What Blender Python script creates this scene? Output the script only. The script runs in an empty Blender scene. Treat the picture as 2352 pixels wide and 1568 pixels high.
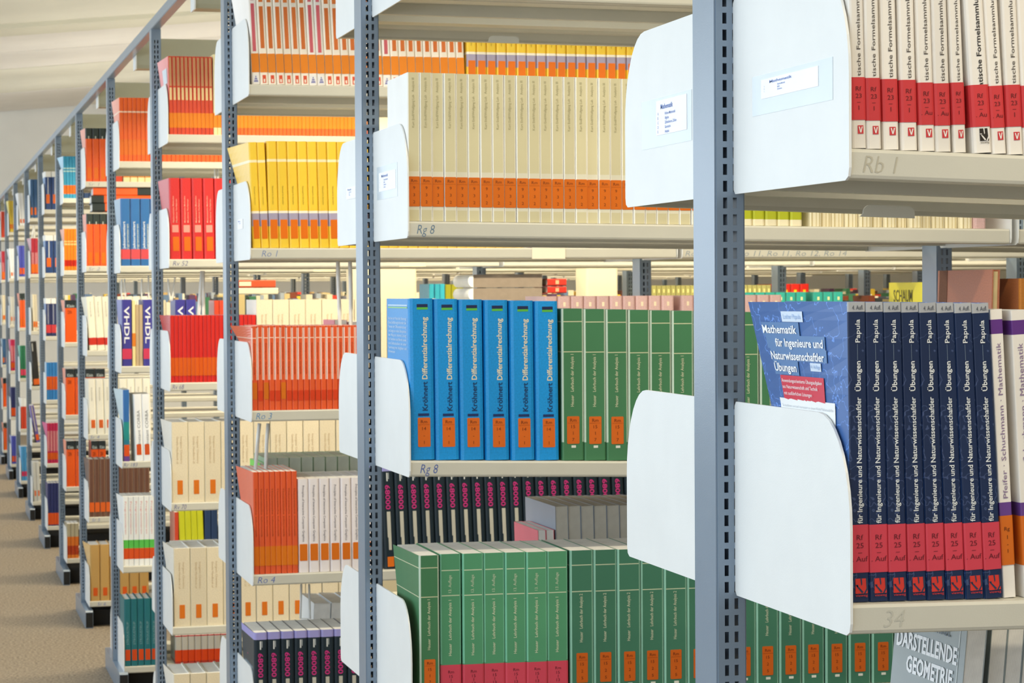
import bpy, bmesh, math, random
from mathutils import Vector, Matrix

# ------------------------------------------------------------------ camera, light, exposure
W, H = 2352, 1568
F = 5223.34                                   # focal length in pixels
YAW, PITCH, ROLL, CAMZ = 0.25694, 0.021658, -0.006178, 1.44358
fwd = Vector((math.sin(YAW)*math.cos(PITCH), math.cos(YAW)*math.cos(PITCH), -math.sin(PITCH)))
rt0 = Vector((math.cos(YAW), -math.sin(YAW), 0)); up0 = rt0.cross(fwd)
RT = rt0*math.cos(ROLL) + up0*math.sin(ROLL); UP = up0*math.cos(ROLL) - rt0*math.sin(ROLL)
CPOS = Vector((0, 0, CAMZ))
scene = bpy.context.scene
COL = scene.collection
cam_d = bpy.data.cameras.new('camera'); cam = bpy.data.objects.new('camera', cam_d); COL.objects.link(cam)
m = Matrix((RT, UP, -fwd)).transposed().to_4x4(); m.translation = CPOS
cam.matrix_world = m
cam_d.sensor_width = 36; cam_d.lens = F*36/W; cam_d.clip_start = .05; cam_d.clip_end = 200
cam_d.dof.use_dof = True; cam_d.dof.focus_distance = 2.3; cam_d.dof.aperture_fstop = 38
scene.camera = cam
scene.view_settings.view_transform = 'Standard'; scene.view_settings.look = 'None'
scene.view_settings.gamma = 1; scene.view_settings.use_curve_mapping = False
scene.view_settings.exposure = 0.06
scene.cycles.max_bounces = 7; scene.cycles.diffuse_bounces = 4; scene.cycles.glossy_bounces = 2
scene.cycles.caustics_reflective = False; scene.cycles.caustics_refractive = False
scene.cycles.sample_clamp_indirect = 4

world = bpy.data.worlds.new('sky'); scene.world = world; world.use_nodes = True
bg = world.node_tree.nodes['Background']; bg.inputs[0].default_value = (.96, .97, 1.0, 1); bg.inputs[1].default_value = .42

def area(name, loc, rot, sx, sy, power, color):
    l = bpy.data.lights.new(name, 'AREA'); l.shape = 'RECTANGLE'; l.size = sx; l.size_y = sy; l.energy = power; l.color = color
    o = bpy.data.objects.new(name, l); o.location = loc; o.rotation_euler = rot; COL.objects.link(o); return o
# daylight through the window wall along the aisle ends; an added fill lamp behind the camera
area('daylight', (-3.3, .5, 1.92), (0, -math.pi/2, 0), 1.9, 9, 184, (.76, .89, 1.0))
area('daylight', (-3.3, 14.4, 1.92), (0, -math.pi/2, 0), 1.9, 18.6, 262, (.76, .89, 1.0))
area('window_light', (-.6, -3.9, 1.7), (math.pi/2, 0, 0), 6.0, 2.4, 25, (1.0, .95, .86))  # added fill from behind the camera, brightens the shelf fronts

# ------------------------------------------------------------------ materials
def lin(c):
    return tuple(((v/255/12.92) if v/255 <= .04045 else ((v/255+.055)/1.055)**2.4) for v in c)
MATS = {}
def mat(c, rough=.5, kind='paper', var=.06):
    key = (tuple(c), rough, kind, var)
    if key in MATS: return MATS[key]
    mt = bpy.data.materials.new(f'{kind}_{c[0]}_{c[1]}_{c[2]}'); mt.use_nodes = True
    nt = mt.node_tree; N = nt.nodes; L = nt.links; b = N['Principled BSDF']
    b.inputs['Roughness'].default_value = rough
    b.inputs['Specular IOR Level'].default_value = .35
    base = lin(c)
    tc = N.new('ShaderNodeTexCoord'); nz = N.new('ShaderNodeTexNoise')
    L.new(tc.outputs['Object'], nz.inputs['Vector'])
    sc = {'paper': 9., 'metal': 14., 'pages': 60., 'carpet': 95., 'plaster': 2.5, 'cloth': 400., 'formula': 38.}[kind]
    nz.inputs['Scale'].default_value = sc; nz.inputs['Detail'].default_value = 3
    mr = N.new('ShaderNodeMapRange'); mr.inputs[1].default_value = .3; mr.inputs[2].default_value = .7
    amp = {'paper': .05, 'metal': .02, 'pages': .06, 'carpet': .5, 'plaster': .03, 'cloth': .10, 'formula': .05}[kind]
    mr.inputs[3].default_value = 1-amp; mr.inputs[4].default_value = 1+amp
    L.new(nz.outputs['Fac'], mr.inputs[0])
    vm = N.new('ShaderNodeVectorMath'); vm.operation = 'SCALE'; vm.inputs[0].default_value = base
    if var and kind in ('paper', 'cloth', 'formula'):
        oi = N.new('ShaderNodeObjectInfo'); m2 = N.new('ShaderNodeMapRange')
        m2.inputs[3].default_value = 1-var; m2.inputs[4].default_value = 1+var
        L.new(oi.outputs['Random'], m2.inputs[0])
        mu = N.new('ShaderNodeMath'); mu.operation = 'MULTIPLY'
        L.new(mr.outputs[0], mu.inputs[0]); L.new(m2.outputs[0], mu.inputs[1]); L.new(mu.outputs[0], vm.inputs['Scale'])
    else:
        L.new(mr.outputs[0], vm.inputs['Scale'])
    out = vm.outputs[0]
    if kind == 'pages':                                     # fine leaf lines of a page block
        wv = N.new('ShaderNodeTexWave'); wv.bands_direction = 'X'; wv.inputs['Scale'].default_value = 330; wv.inputs['Distortion'].default_value = 2
        L.new(tc.outputs['Object'], wv.inputs['Vector'])
        m3 = N.new('ShaderNodeMapRange'); m3.inputs[3].default_value = .86; m3.inputs[4].default_value = 1.03
        L.new(wv.outputs['Fac'], m3.inputs[0]); v2 = N.new('ShaderNodeVectorMath'); v2.operation = 'SCALE'
        L.new(out, v2.inputs[0]); L.new(m3.outputs[0], v2.inputs['Scale']); out = v2.outputs[0]
    if kind == 'formula':                                   # faint printed scribble lines on the cover
        ab = N.new('ShaderNodeMath'); ab.operation = 'SUBTRACT'; ab.inputs[1].default_value = .5
        L.new(nz.outputs['Fac'], ab.inputs[0]); a2 = N.new('ShaderNodeMath'); a2.operation = 'ABSOLUTE'; L.new(ab.outputs[0], a2.inputs[0])
        lt = N.new('ShaderNodeMath'); lt.operation = 'LESS_THAN'; lt.inputs[1].default_value = .006; L.new(a2.outputs[0], lt.inputs[0])
        mx = N.new('ShaderNodeMix'); mx.data_type = 'RGBA'; L.new(lt.outputs[0], mx.inputs[0]); L.new(out, mx.inputs[6])
        mx.inputs[7].default_value = (*[min(1, v*1.9+.03) for v in base], 1); out = mx.outputs[2]
    L.new(out, b.inputs['Base Color'])
    if kind in ('metal', 'carpet', 'plaster'):
        bp = N.new('ShaderNodeBump'); bp.inputs['Strength'].default_value = .5 if kind == 'carpet' else .03; bp.inputs['Distance'].default_value = .004
        n2 = N.new('ShaderNodeTexNoise'); n2.inputs['Scale'].default_value = 700 if kind == 'metal' else 300
        L.new(tc.outputs['Object'], n2.inputs['Vector']); L.new(n2.outputs['Fac'], bp.inputs['Height']); L.new(bp.outputs[0], b.inputs['Normal'])
    MATS[key] = mt
    return mt
M_POST = mat((124, 141, 160), .28, 'metal', 0)
M_POST.node_tree.nodes['Principled BSDF'].inputs['Specular IOR Level'].default_value = .7
M_SHELF = mat((206, 203, 190), .42, 'metal', 0)
M_PLATE = mat((232, 234, 234), .40, 'metal', 0)
M_CHROME = mat((225, 225, 222), .2, 'metal', 0)
M_BLACK = mat((30, 30, 30), .6, 'metal', 0)
M_PAGES = mat((246, 244, 240), .85, 'pages', 0)
M_PAGES_OLD = mat((214, 196, 150), .85, 'pages', 0)
M_WHITE = mat((245, 245, 242), .5, 'paper', 0)
M_LAMP = mat((158, 157, 138), .45, 'metal', 0)

# ------------------------------------------------------------------ helpers
def new_obj(name, me, parent=None, loc=None):
    o = bpy.data.objects.new(name, me); COL.objects.link(o)
    if parent: o.parent = parent
    if loc is not None: o.location = loc
    return o
def tag(o, label=None, cat=None, group=None, kind=None):
    if label: o['label'] = label
    if cat: o['category'] = cat
    if group: o['group'] = group
    if kind: o['kind'] = kind
    return o
def bm_mesh(bm, name, mats, recalc=True):
    if recalc: bmesh.ops.recalc_face_normals(bm, faces=bm.faces[:])
    me = bpy.data.meshes.new(name); bm.to_mesh(me); bm.free()
    for x in (mats if isinstance(mats, (list, tuple)) else [mats]): me.materials.append(x)
    return me
def box(bm, x0, x1, y0, y1, z0, z1, mi=0):
    v = [bm.verts.new((x, y, z)) for x in (x0, x1) for y in (y0, y1) for z in (z0, z1)]
    for f in ((0, 1, 3, 2), (4, 6, 7, 5), (0, 4, 5, 1), (2, 3, 7, 6), (0, 2, 6, 4), (1, 5, 7, 3)):
        bm.faces.new([v[i] for i in f]).material_index = mi
def prism(bm, pts, axis, a, b, mi=0, cap=True):
    """closed outline pts (u,v) extruded along axis from a to b"""
    def P(u, v, t): return {'x': (t, u, v), 'y': (u, t, v), 'z': (u, v, t)}[axis]
    A = [bm.verts.new(P(u, v, a)) for u, v in pts]; B = [bm.verts.new(P(u, v, b)) for u, v in pts]
    n = len(pts)
    for i in range(n):
        bm.faces.new((A[i], A[(i+1) % n], B[(i+1) % n], B[i])).material_index = mi
    if cap:
        bm.faces.new(A[::-1]).material_index = mi; bm.faces.new(B).material_index = mi
def tube(bm, pts, r, seg=8):
    rings = []
    for i, p in enumerate(pts):
        p = Vector(p); a = Vector(pts[max(i-1, 0)]); b = Vector(pts[min(i+1, len(pts)-1)])
        t = (b-a).normalized(); s = t.orthogonal().normalized(); q = t.cross(s)
        rings.append([bm.verts.new(p + (s*math.cos(2*math.pi*k/seg) + q*math.sin(2*math.pi*k/seg))*r) for k in range(seg)])
    for a, b in zip(rings, rings[1:]):
        off = min(range(seg), key=lambda o: sum((a[k].co-b[(k+o) % seg].co).length for k in range(seg)))
        for k in range(seg):
            bm.faces.new((a[k], a[(k+1) % seg], b[(k+1+off) % seg], b[(k+off) % seg]))
    bm.faces.new(rings[0][::-1]); bm.faces.new(rings[-1])

_tc = {}
def text_geo(s, bold=0., res=2, shear=0.):
    """lettering as 2-D triangles, normalised: x from 0 to length, y = baseline units (cap height about .73)"""
    key = (s, bold, res, shear)
    if key not in _tc:
        cu = bpy.data.curves.new('lettering', 'FONT'); cu.body = s; cu.size = 1; cu.resolution_u = res; cu.offset = bold; cu.shear = shear
        cu.align_x = 'LEFT'
        o = bpy.data.objects.new('lettering', cu); COL.objects.link(o)
        me = bpy.data.meshes.new_from_object(o)
        vs = [(v.co.x, v.co.y) for v in me.vertices]; fs = [tuple(p.vertices) for p in me.polygons]
        bpy.data.objects.remove(o); bpy.data.meshes.remove(me)
        x0 = min(v[0] for v in vs); vs = [(x-x0, y) for x, y in vs]
        _tc[key] = (vs, fs, max(v[0] for v in vs))
    return _tc[key]
def put_text(bm, s, fn, length=None, size=None, center=None, bold=0., res=2, shear=0., mi=0):
    """fn maps (along, across) in metres to a point; lettering scaled to length and/or size"""
    vs, fs, ln = text_geo(s, bold, res, shear)
    sy = size if size else length/ln
    sx = length/ln if length else size
    off = -ln*sx/2 if center else 0
    vv = [bm.verts.new(fn(x*sx+off, y*sy)) for x, y in vs]
    for f in fs:
        try: bm.faces.new([vv[i] for i in f]).material_index = mi
        except ValueError: pass

# ------------------------------------------------------------------ where things stand (metres)
RY = [None, 1.9488, 3.6217, 5.2866, 6.9459, 8.5718, 10.246, 11.759, 13.452, 15.131, 16.80, 18.47, 20.14]
X0 = .7031; DYF = .2616; PW, PD = .0290, .0608; BAY = 1.0097; PLX = X0+.0190
LIPX = X0+.0205; LIPL = .9935
LV = {1: [1.92, 1.5567, 1.192, .83], 2: [1.914, 1.5518, 1.1899, .8215, .46, .10], 3: [1.9075, 1.5449, 1.184, .8189, .456, .095],
      4: [1.9107, 1.5462, 1.1847, .8325, .468, .105], 5: [1.925, 1.5475, 1.1844, .8393, .459, .0944], 6: [1.9336, 1.568, 1.2022, .8391, .4798, .1138],
      7: [1.924, 1.565, 1.208, .847, .489, .131], 8: [1.93, 1.569, 1.209, .847, .485, .127], 9: [1.938, 1.579, 1.214, .86, .497, .119]}
for k in (10, 11, 12): LV[k] = [1.938, 1.576, 1.213, .853, .492, .122]
TILT = {(1, 1): -.0279, (1, 2): -.0159, (2, 0): -.006, (2, 1): -.0110, (2, 2): -.0270, (2, 3): -.011}
def unp(x, y, Y):
    d = fwd + RT*((x-W/2)/F) - UP*((y-H/2)/F)
    return CPOS + d*(Y/d.y)
def unp_x(x, y, X):
    d = fwd + RT*((x-W/2)/F) - UP*((y-H/2)/F)
    return CPOS + d*(X/d.x)
def unp_z(x, y, Z):
    d = fwd + RT*((x-W/2)/F) - UP*((y-H/2)/F)
    return CPOS + d*((Z-CAMZ)/d.z)
def proj(p):
    d = Vector(p)-CPOS; z = d.dot(fwd); return W/2+F*d.dot(RT)/z, H/2-F*d.dot(UP)/z

# ------------------------------------------------------------------ the room
def struct(name, me, loc=None):
    o = new_obj(name, me, None, loc); o['kind'] = 'structure'; return o
bm = bmesh.new(); box(bm, -3.6, 13, -4, 24.1, -.1, 0)
struct('floor', bm_mesh(bm, 'floor', mat((142, 129, 112), .95, 'carpet', 0)))
YB = 24.0
ca, cb = unp(0, 257, YB), unp(175, 243, YB)
ct = (cb.z-ca.z)/(cb.x-ca.x)
def ceil_z(x): return ca.z + ct*(x-ca.x)
def ceil_y(px, py):                            # where a sight line meets the sloping ceiling
    d = fwd + RT*((px-W/2)/F) - UP*((py-H/2)/F)
    t = (ca.z - ct*ca.x - CAMZ)/(d.z - ct*d.x); return (CPOS+d*t).y
seams = [ceil_y(0, y) for y in (56, 75, 122, 160, 215, 257)]
M_C1 = mat((238, 236, 222), .9, 'plaster', 0); M_C2 = mat((244, 240, 234), .9, 'plaster', 0); M_C3 = mat((226, 223, 206), .9, 'plaster', 0)
bm = bmesh.new()
def ceil_slab(y0, y1, drop, mi):
    xs = (-3.6, 13)
    v = [bm.verts.new((x, y, ceil_z(x)-drop+dz)) for x in xs for y in (y0, y1) for dz in (0, .12)]
    for f in ((0, 1, 3, 2), (4, 6, 7, 5), (0, 4, 5, 1), (2, 3, 7, 6), (0, 2, 6, 4), (1, 5, 7, 3)):
        bm.faces.new([v[i] for i in f]).material_index = mi
ceil_slab(-4, seams[0], 0, 0); ceil_slab(seams[0], seams[1], .03, 2)
for i, mi in ((1, 1), (2, 1), (3, 0), (4, 1)):
    ceil_slab(seams[i]+.03, seams[i+1]-.03, .0, mi); ceil_slab(seams[i+1]-.03, seams[i+1]+.03, -.035, 2)
struct('ceiling', bm_mesh(bm, 'ceiling', [M_C1, M_C2, M_C3]))
bm = bmesh.new(); box(bm, -3.6, 13, YB, YB+.1, 0, 5.2)
struct('wall_back', bm_mesh(bm, 'wall_back', mat((250, 250, 246), .9, 'plaster', 0)))
bm = bmesh.new(); box(bm, 12.9, 13, -4, YB, 0, 5.2)
struct('wall_right', bm_mesh(bm, 'wall_right', mat((240, 222, 170), .9, 'plaster', 0)))
bm = bmesh.new(); box(bm, -3.65, -3.5, -4, YB, 0, .75)
struct('wall_left', bm_mesh(bm, 'wall_left', mat((226, 224, 212), .9, 'plaster', 0)))
bm = bmesh.new()
for j in range(13):
    y = -4+j*2.33; box(bm, -3.62, -3.54, y-.03, y+.03, .75, 3.2)
box(bm, -3.62, -3.54, -4, YB, .75, .81); box(bm, -3.62, -3.54, -4, YB, 3.12, 3.2)
struct('window_1', bm_mesh(bm, 'window_frame', mat((190, 192, 192), .5, 'metal', 0)))

# columns seen through the gap between the shelves
for nm, (xa, xb, xc), Yc in (('wall_pillar', (1301, 1347, 1419), 8.12), ('wall_pillar', (800, 812, 957), 8.12)):
    A = unp(xb, 650, Yc); B = unp(xc, 650, Yc)
    dep = .14
    bm = bmesh.new(); prism(bm, [(A.x+.006, Yc), (B.x-.006, Yc), (B.x, Yc+.006), (B.x, Yc+dep), (A.x, Yc+dep), (A.x, Yc+.006)], 'z', 0, 3.3)
    o = struct('trim_1' if xa == 1301 else 'trim_2', bm_mesh(bm, 'pillar', mat((226, 216, 186), .9, 'plaster', 0)))

# ------------------------------------------------------------------ racks
def make_post(z1):
    """square tube with two columns of slots in the faces towards both aisles"""
    hz, hh, p0 = .0152, .0098, .12
    xs = [0, .0078, .0119, .0172, .0212, PW]
    bm = bmesh.new()
    zs = [0]
    z = p0
    while z+hz < z1-.02:
        zs += [z, z+hh]; z += hz
    zs.append(z1)
    for y in (0, PD):
        grid = [[bm.verts.new((x, y, z)) for x in xs] for z in zs]
        for j in range(len(zs)-1):
            slot = (j % 2 == 1)
            for i in range(5):
                if slot and i in (1, 3): continue
                bm.faces.new((grid[j][i], grid[j][i+1], grid[j+1][i+1], grid[j+1][i]))
        if y == 0: g0 = grid
        else: g1 = grid
    for i in (0, 5):
        for j in range(len(zs)-1):
            bm.faces.new((g0[j][i], g1[j][i], g1[j+1][i], g0[j+1][i]))
    bmesh.ops.recalc_face_normals(bm, faces=bm.faces[:])
    ed = [e for e in bm.edges if e.is_manifold and abs(e.verts[0].co.z-e.verts[1].co.z) > 1e-4 and
          all(v.co.x in (xs[0], ) or abs(v.co.x-PW) < 1e-6 or abs(v.co.x) < 1e-6 for v in e.verts) and len(e.link_faces) == 2 and
          abs(e.link_faces[0].normal.dot(e.link_faces[1].normal)) < .5]
    bmesh.ops.bevel(bm, geom=ed, offset=.0016, segments=2, affect='EDGES')
    me = bm_mesh(bm, 'post', M_POST, recalc=False)
    return me
POST_ME = make_post(2.2466)
def post(parent, x, y):
    o = new_obj('post', POST_ME, parent, (x, y, 0))
    md = o.modifiers.new('sheet', 'SOLIDIFY'); md.thickness = .0016; md.offset = -1
    return o
def plate_mesh(side):
    """shelf end plate: flat sheet, rounded upper front corner; y measured from the post face outwards (side -1 towards camera, +1 away)"""
    D, hgt = .2640, .1765
    pr = [(0, .004), (.004, 0), (D-.008, 0), (D-.002, .003), (D, .010), (D, .060)]
    n = 9
    for i in range(n+1):                        # big soft corner
        t = i/n*math.pi/2
        pr.append((D-.066*(1-math.cos(t))**1.0, .085+(hgt-.085)*math.sin(t)))
    pr += [(.004, hgt), (0, hgt-.004)]
    pr = [(side*u, v) for u, v in pr]
    bm = bmesh.new(); prism(bm, pr, 'x', -.0011, .0011)
    bmesh.ops.recalc_face_normals(bm, faces=bm.faces[:])
    return bm_mesh(bm, 'end_plate', M_PLATE)
PLATE = {-1: plate_mesh(-1), 1: plate_mesh(1)}
SHELF_PROFILE = [(.0, -.003), (.0015, -.0005), (.004, 0), (.250, 0), (.250, -.022), (.238, -.022), (.238, -.004), (.170, -.004), (.165, -.012), (.125, -.012),
                 (.120, -.004), (.075, -.004), (.070, -.010), (.045, -.010), (.040, -.004), (.018, -.004), (.018, -.020), (.020, -.0245), (.004, -.0245), (.001, -.0235), (0, -.021)]
def shelf_mesh(length):
    bm = bmesh.new(); prism(bm, SHELF_PROFILE, 'x', 0, length); return bm_mesh(bm, 'shelf', M_SHELF)
SHELF = shelf_mesh(LIPL)
def stop_mesh():
    bm = bmesh.new(); w = .060; pr = []
    pr = [(0, -.013), (.005, -.013), (.008, -.010)]
    for i in range(6): a = math.radians(180-i*18); pr.append((.015+.007*math.cos(a), -.009+.007*math.sin(a)))
    for i in range(6): a = math.radians(90-i*18); pr.append((w-.008+.007*math.cos(a), -.009+.007*math.sin(a)))
    pr += [(w-.001, -.013)]
    prism(bm, pr, 'y', -.002, 0)
    return bm_mesh(bm, 'book_stop', M_SHELF)
STOP = stop_mesh()
RN = [None, 'nearest', 'second', 'third', 'fourth', 'fifth', 'sixth', 'seventh', 'eighth', 'ninth', 'tenth', 'eleventh', 'twelfth']
SN = ['top shelf', 'second shelf', 'third shelf', 'fourth shelf', 'fifth shelf', 'bottom shelf']
NBAY = {1: 1, 2: 2, 3: 3, 4: 3, 5: 4, 6: 4, 7: 5, 8: 5, 9: 6, 10: 6, 11: 6, 12: 6}
HAND = {(1, 1): ('Rb 1', (184, 178, 160), 1983, .030), (1, 2): ('34', (194, 192, 180), 2030, .018), (2, 1): ('Rg 8', (96, 124, 150), 958, .0275),
        (2, 2): ('Rg 8', (70, 96, 170), 966, .0275), (3, 1): ('Ro 1', (120, 140, 185), 601, .036), (3, 2): ('Ro 3', (90, 140, 190), 588, .036), (3, 3): ('Ro 4', (90, 110, 180), 592, .039),
        (4, 1): ('Rv 52', (90, 92, 140), 397, .044), (4, 2): ('Rv 68', (100, 100, 150), 396, .034), (4, 3): ('Rv 70', (90, 90, 150), 400, .036),
        (5, 3): ('Rr 183', (95, 105, 160), 284, .050), (6, 3): ('Sr 4', (105, 120, 175), 207, .040), (6, 4): ('Sr 5', (105, 120, 175), 211, .036), (6, 5): ('Sr 6', (105, 120, 185), 224, .036),
        (6, 0): ('Sr 1', (150, 150, 160), 202, .05), (6, 1): ('Sr 2', (130, 132, 160), 203, .05)}
RACKS = {}
def shelf_z(k, i, X):
    return LV[k][i] + TILT.get((k, i), 0)*(X-LIPX)
for k in range(1, 13):
    r = new_obj('library_rack', None, None, (X0, RY[k], 0)); RACKS[k] = r
    tag(r, f'{RN[k]} grey steel double-sided library rack counted along the aisle' if k > 1 else 'nearest grey steel double-sided library rack with large white end plates', 'bookshelf', 'steel library racks in a row')
    nb = NBAY[k]
    for b in range(nb+1): post(r, b*BAY, 0)
    # foot under the end post
    bm = bmesh.new()
    prism(bm, [(-.285, .0), (-.285, .070), (-.280, .076), (PD+.280, .076), (PD+.285, .070), (PD+.285, 0)], 'x', -.001, .031)
    new_obj('foot', bm_mesh(bm, 'foot', M_POST), r)
    bm = bmesh.new(); box(bm, .0005, .0295, -.2865, -.2852, .004, .068); new_obj('foot_cap', bm_mesh(bm, 'foot_cap', M_BLACK), r)  # thin black face on the near end of the foot
    bm = bmesh.new(); box(bm, .036, nb*BAY, -.19, PD+.19, 0, .066)
    new_obj('plinth', bm_mesh(bm, 'plinth', M_BLACK), r)  # black block added to stand in for the shade under the bottom shelf
    # plain back strip between posts just above the shade block
    for b in range(nb):
        levels = range(len(LV[k])) if b == 0 else ((0, 1, 2) if k <= 4 else (1, 2))
        for i in levels:
            z = LV[k][i]; tl = TILT.get((k, i), 0); zb = z+tl*b*BAY
            for side in (-1, 1):
                s = new_obj('shelf', SHELF, r)
                if side == -1:
                    s.location = (LIPX-X0+b*BAY, -DYF, zb)
                    s.rotation_euler = (0, -math.atan(tl), 0)
                else:
                    s.rotation_euler = (0, math.atan(tl), math.pi)
                    s.location = (LIPX-X0+b*BAY+LIPL, PD+DYF, zb+tl*LIPL)
                ends = (0, 1) if (b == 0 and k <= 3) else (0,)
                for e in ends:
                    zz = zb + tl*e*LIPL
                    p = new_obj('end_plate', PLATE[side], r)
                    p.location = (.019+b*BAY+e*(LIPL+.0035), 0 if side == -1 else PD, zz-.0255)
                if side == -1 and b == 0 and (k, i) in HAND:
                    tx, c, px, wd = HAND[(k, i)]
                    Q = unp(px, proj((LIPX, RY[k]-DYF, z-.012))[1], RY[k]-DYF)
                    bm = bmesh.new()
                    put_text(bm, tx, lambda a, q: (Q.x-LIPX+a, -.0003, -.019+q), length=wd, size=.020, bold=-.010, shear=.22)
                    new_obj('handwriting', bm_mesh(bm, 'handwriting', mat(c, .6, 'paper', 0)), s)
                if side == -1 and ((k, i) == (1, 1) or (k, i) == (2, 0)) and b == 0:
                    px, py = ((1965, 497) if k == 1 else (1112, 97))
                    Q = unp(px, py, RY[k]-.016)
                    o = new_obj('book_stop', STOP, s); o.location = (Q.x-LIPX, DYF-.016, Q.z+.013-zb-tl*(Q.x-LIPX))
# second label words and the tape tag on the third rack's shelf
def lip_tag(k, i, x0, x1, y0, y1, c, label):
    Y = RY[k]-DYF-.0008; A = unp(x0, y1, Y); B = unp(x1, y0, Y)
    bm = bmesh.new(); box(bm, A.x, B.x, Y-.0008, Y, A.z, B.z)
    o = new_obj('paper_tag', bm_mesh(bm, 'paper_tag', mat(c, .6, 'paper', 0))); tag(o, label, 'label')
lip_tag(3, 1, 1222, 1298, 563, 594, (248, 238, 215), 'blank cream paper tag stuck on the shelf edge above the blue hardbacks')
lip_tag(4, 1, 917, 978, 602.5, 612, (246, 228, 196), 'small blank cream paper tag on the shelf edge behind the blue hardbacks')
lip_tag(5, 1, 720, 770, 616, 624, (240, 232, 200), 'narrow blank cream paper tag on the far shelf edge above the beige boxes')
bm = bmesh.new(); Q = unp(1574, 590, RY[3]-DYF)
put_text(bm, 'Ro 9, Ro 10, Ro 11, Ro 11, Ro 12, Ro 14', lambda a, q: (Q.x+a-RACKS[3].location.x, -DYF-.0004, Q.z+.002+q), length=unp(1945, 590, RY[3]-DYF).x-Q.x, size=.018, bold=-.010, shear=.22)
new_obj('shelf_handwriting', bm_mesh(bm, 'shelf_handwriting', mat((150, 160, 170), .6, 'paper', 0)), RACKS[3])

# cards and clear pockets on the end plates
def card(k, side, x0, x1, ytop, ybot, lines, head, pocket=None):
    X = PLX-.0016
    A = unp_x(x0, ybot[0], X); B = unp_x(x1, ybot[1], X); C = unp_x(x0, ytop[0], X)
    ya, yb = A.y, B.y; z0 = A.z; z1 = C.z
    r = RACKS[k]
    o = new_obj('card_label', None, r)
    bm = bmesh.new(); box(bm, X-.0004-X0, X-X0, min(ya, yb)-RY[k], max(ya, yb)-RY[k], z0, z1)
    o.data = None
    bpy.data.objects.remove(o)
    o = new_obj('card_label', bm_mesh(bm, 'card_label', mat((252, 252, 255), .5, 'paper', 0)), r)
    yl = max(ya, yb)-RY[k]; w = abs(ya-yb); h = z1-z0
    bm = bmesh.new()
    fn = lambda dy, zz: (lambda a, q: (X-.0007-X0, yl-dy-a, zz+q))
    put_text(bm, head, fn(w*.16, z1-h*.26), length=w*.40, size=h*.20, bold=.01)
    for j, t in enumerate(lines):
        put_text(bm, t, fn(w*.30, z1-h*(.44+.13*j)), size=h*.115, bold=.01)
        put_text(bm, 'ABCDEFG'[j], fn(w*.06, z1-h*(.42+.13*j)), size=h*.115)
    new_obj('lettering', bm_mesh(bm, 'lettering', mat((112, 140, 205), .6, 'paper', 0)), o)
    if pocket:
        (xa, xb, y0, y1) = pocket
        P = unp_x(xa, y1, X); Q = unp_x(xb, y0, X)
        bm = bmesh.new(); box(bm, X-.0002-X0+.0003, X-X0+.0004, min(P.y, Q.y)-RY[k], max(P.y, Q.y)-RY[k], P.z, Q.z)
        new_obj('card_pocket', bm_mesh(bm, 'card_pocket', mat((216, 226, 234), .25, 'paper', 0)), r)
LN = ['Allgemeine Mathematik', 'Algebra', 'Zahlentheorie', 'Geometrie', 'Analysis']
card(1, -1, 1749, 1880, (184, 150), (228, 214), LN[:3], 'Mathematik', (1728, 1912, 130, 268))
card(1, 1, 1508, 1578, (233, 219), (312, 300), ['Höhere Mathematik', 'Algebra', 'Zahlentheorie, Zahlen', 'Geometrie', 'Analysis'], 'Mathematik', (1474, 1588, 205, 345))
card(2, -1, 871, 909, (398, 389), (441, 434), LN[:4], 'Mathematik', (866, 912, 372, 460))
card(2, 1, 796, 817, (432, 427), (459, 454), LN[:3], 'Physik')
card(3, -1, 546, 558, (505, 502), (528, 526), LN[:1], 'Ro')

# tie beam along the rack ends
bm = bmesh.new(); box(bm, 0, .028, RY[1]-2, RY[12]+1.2, 0, .031)
bmesh.ops.bevel(bm, geom=bm.edges[:], offset=.002, segments=1, affect='EDGES')
o = new_obj('tie_beam', bm_mesh(bm, 'tie_beam', M_POST), None, (X0, 0, 2.2466)); tag(o, 'long grey steel beam running over the rack ends down the aisle', 'beam')
# luminaires hanging over each aisle
ORD = ['', 'first', 'second', 'third', 'fourth', 'fifth', 'sixth', 'seventh', 'eighth', 'ninth', 'tenth', 'eleventh', 'twelfth']
UPW, DNW = 2.4, 11.5
def make_lamp(k, L):
    r = new_obj('luminaire', None, None, (X0+.027, (RY[k] if k else RY[1]-1.68)+.80, 2.205))
    bm = bmesh.new(); pr = [(0, .012), (.004, 0), (.076, 0), (.08, .012), (.074, .102), (.006, .102)]
    prism(bm, pr, 'x', .004, L); new_obj('housing', bm_mesh(bm, 'housing', M_LAMP), r)
    bm = bmesh.new(); pr2 = [(u+(-.003 if u < .04 else .003), v+(-.003 if v < .05 else .002)) for u, v in pr]
    prism(bm, pr2, 'x', 0, .004); new_obj('end_cap', bm_mesh(bm, 'end_cap', M_PLATE), r)
    area('uplight', (X0+.03+L/2, r.location.y+.04, 2.325), (math.pi, 0, 0), L, .06, UPW*L*(3. if k <= 6 else .9), (1.0, .98, .95))
    a = area('downlight', (X0+.03+L/2, r.location.y+.04, 2.203), (0, 0, 0), L, .06, DNW*L*(.74 if k < 2 else .78 if k == 2 else 1.35), (1.0, .87, .62)); a.data.spread = math.radians(158)
    return r
for k in range(0, 13):
    r = make_lamp(k, NBAY.get(k, 1)*BAY)
    tag(r, f'long grey strip light hanging over the aisle behind the {RN[k]} rack' if k else 'long grey strip light hanging over the aisle before the nearest rack', 'light', 'strip lights above the aisles')

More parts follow.
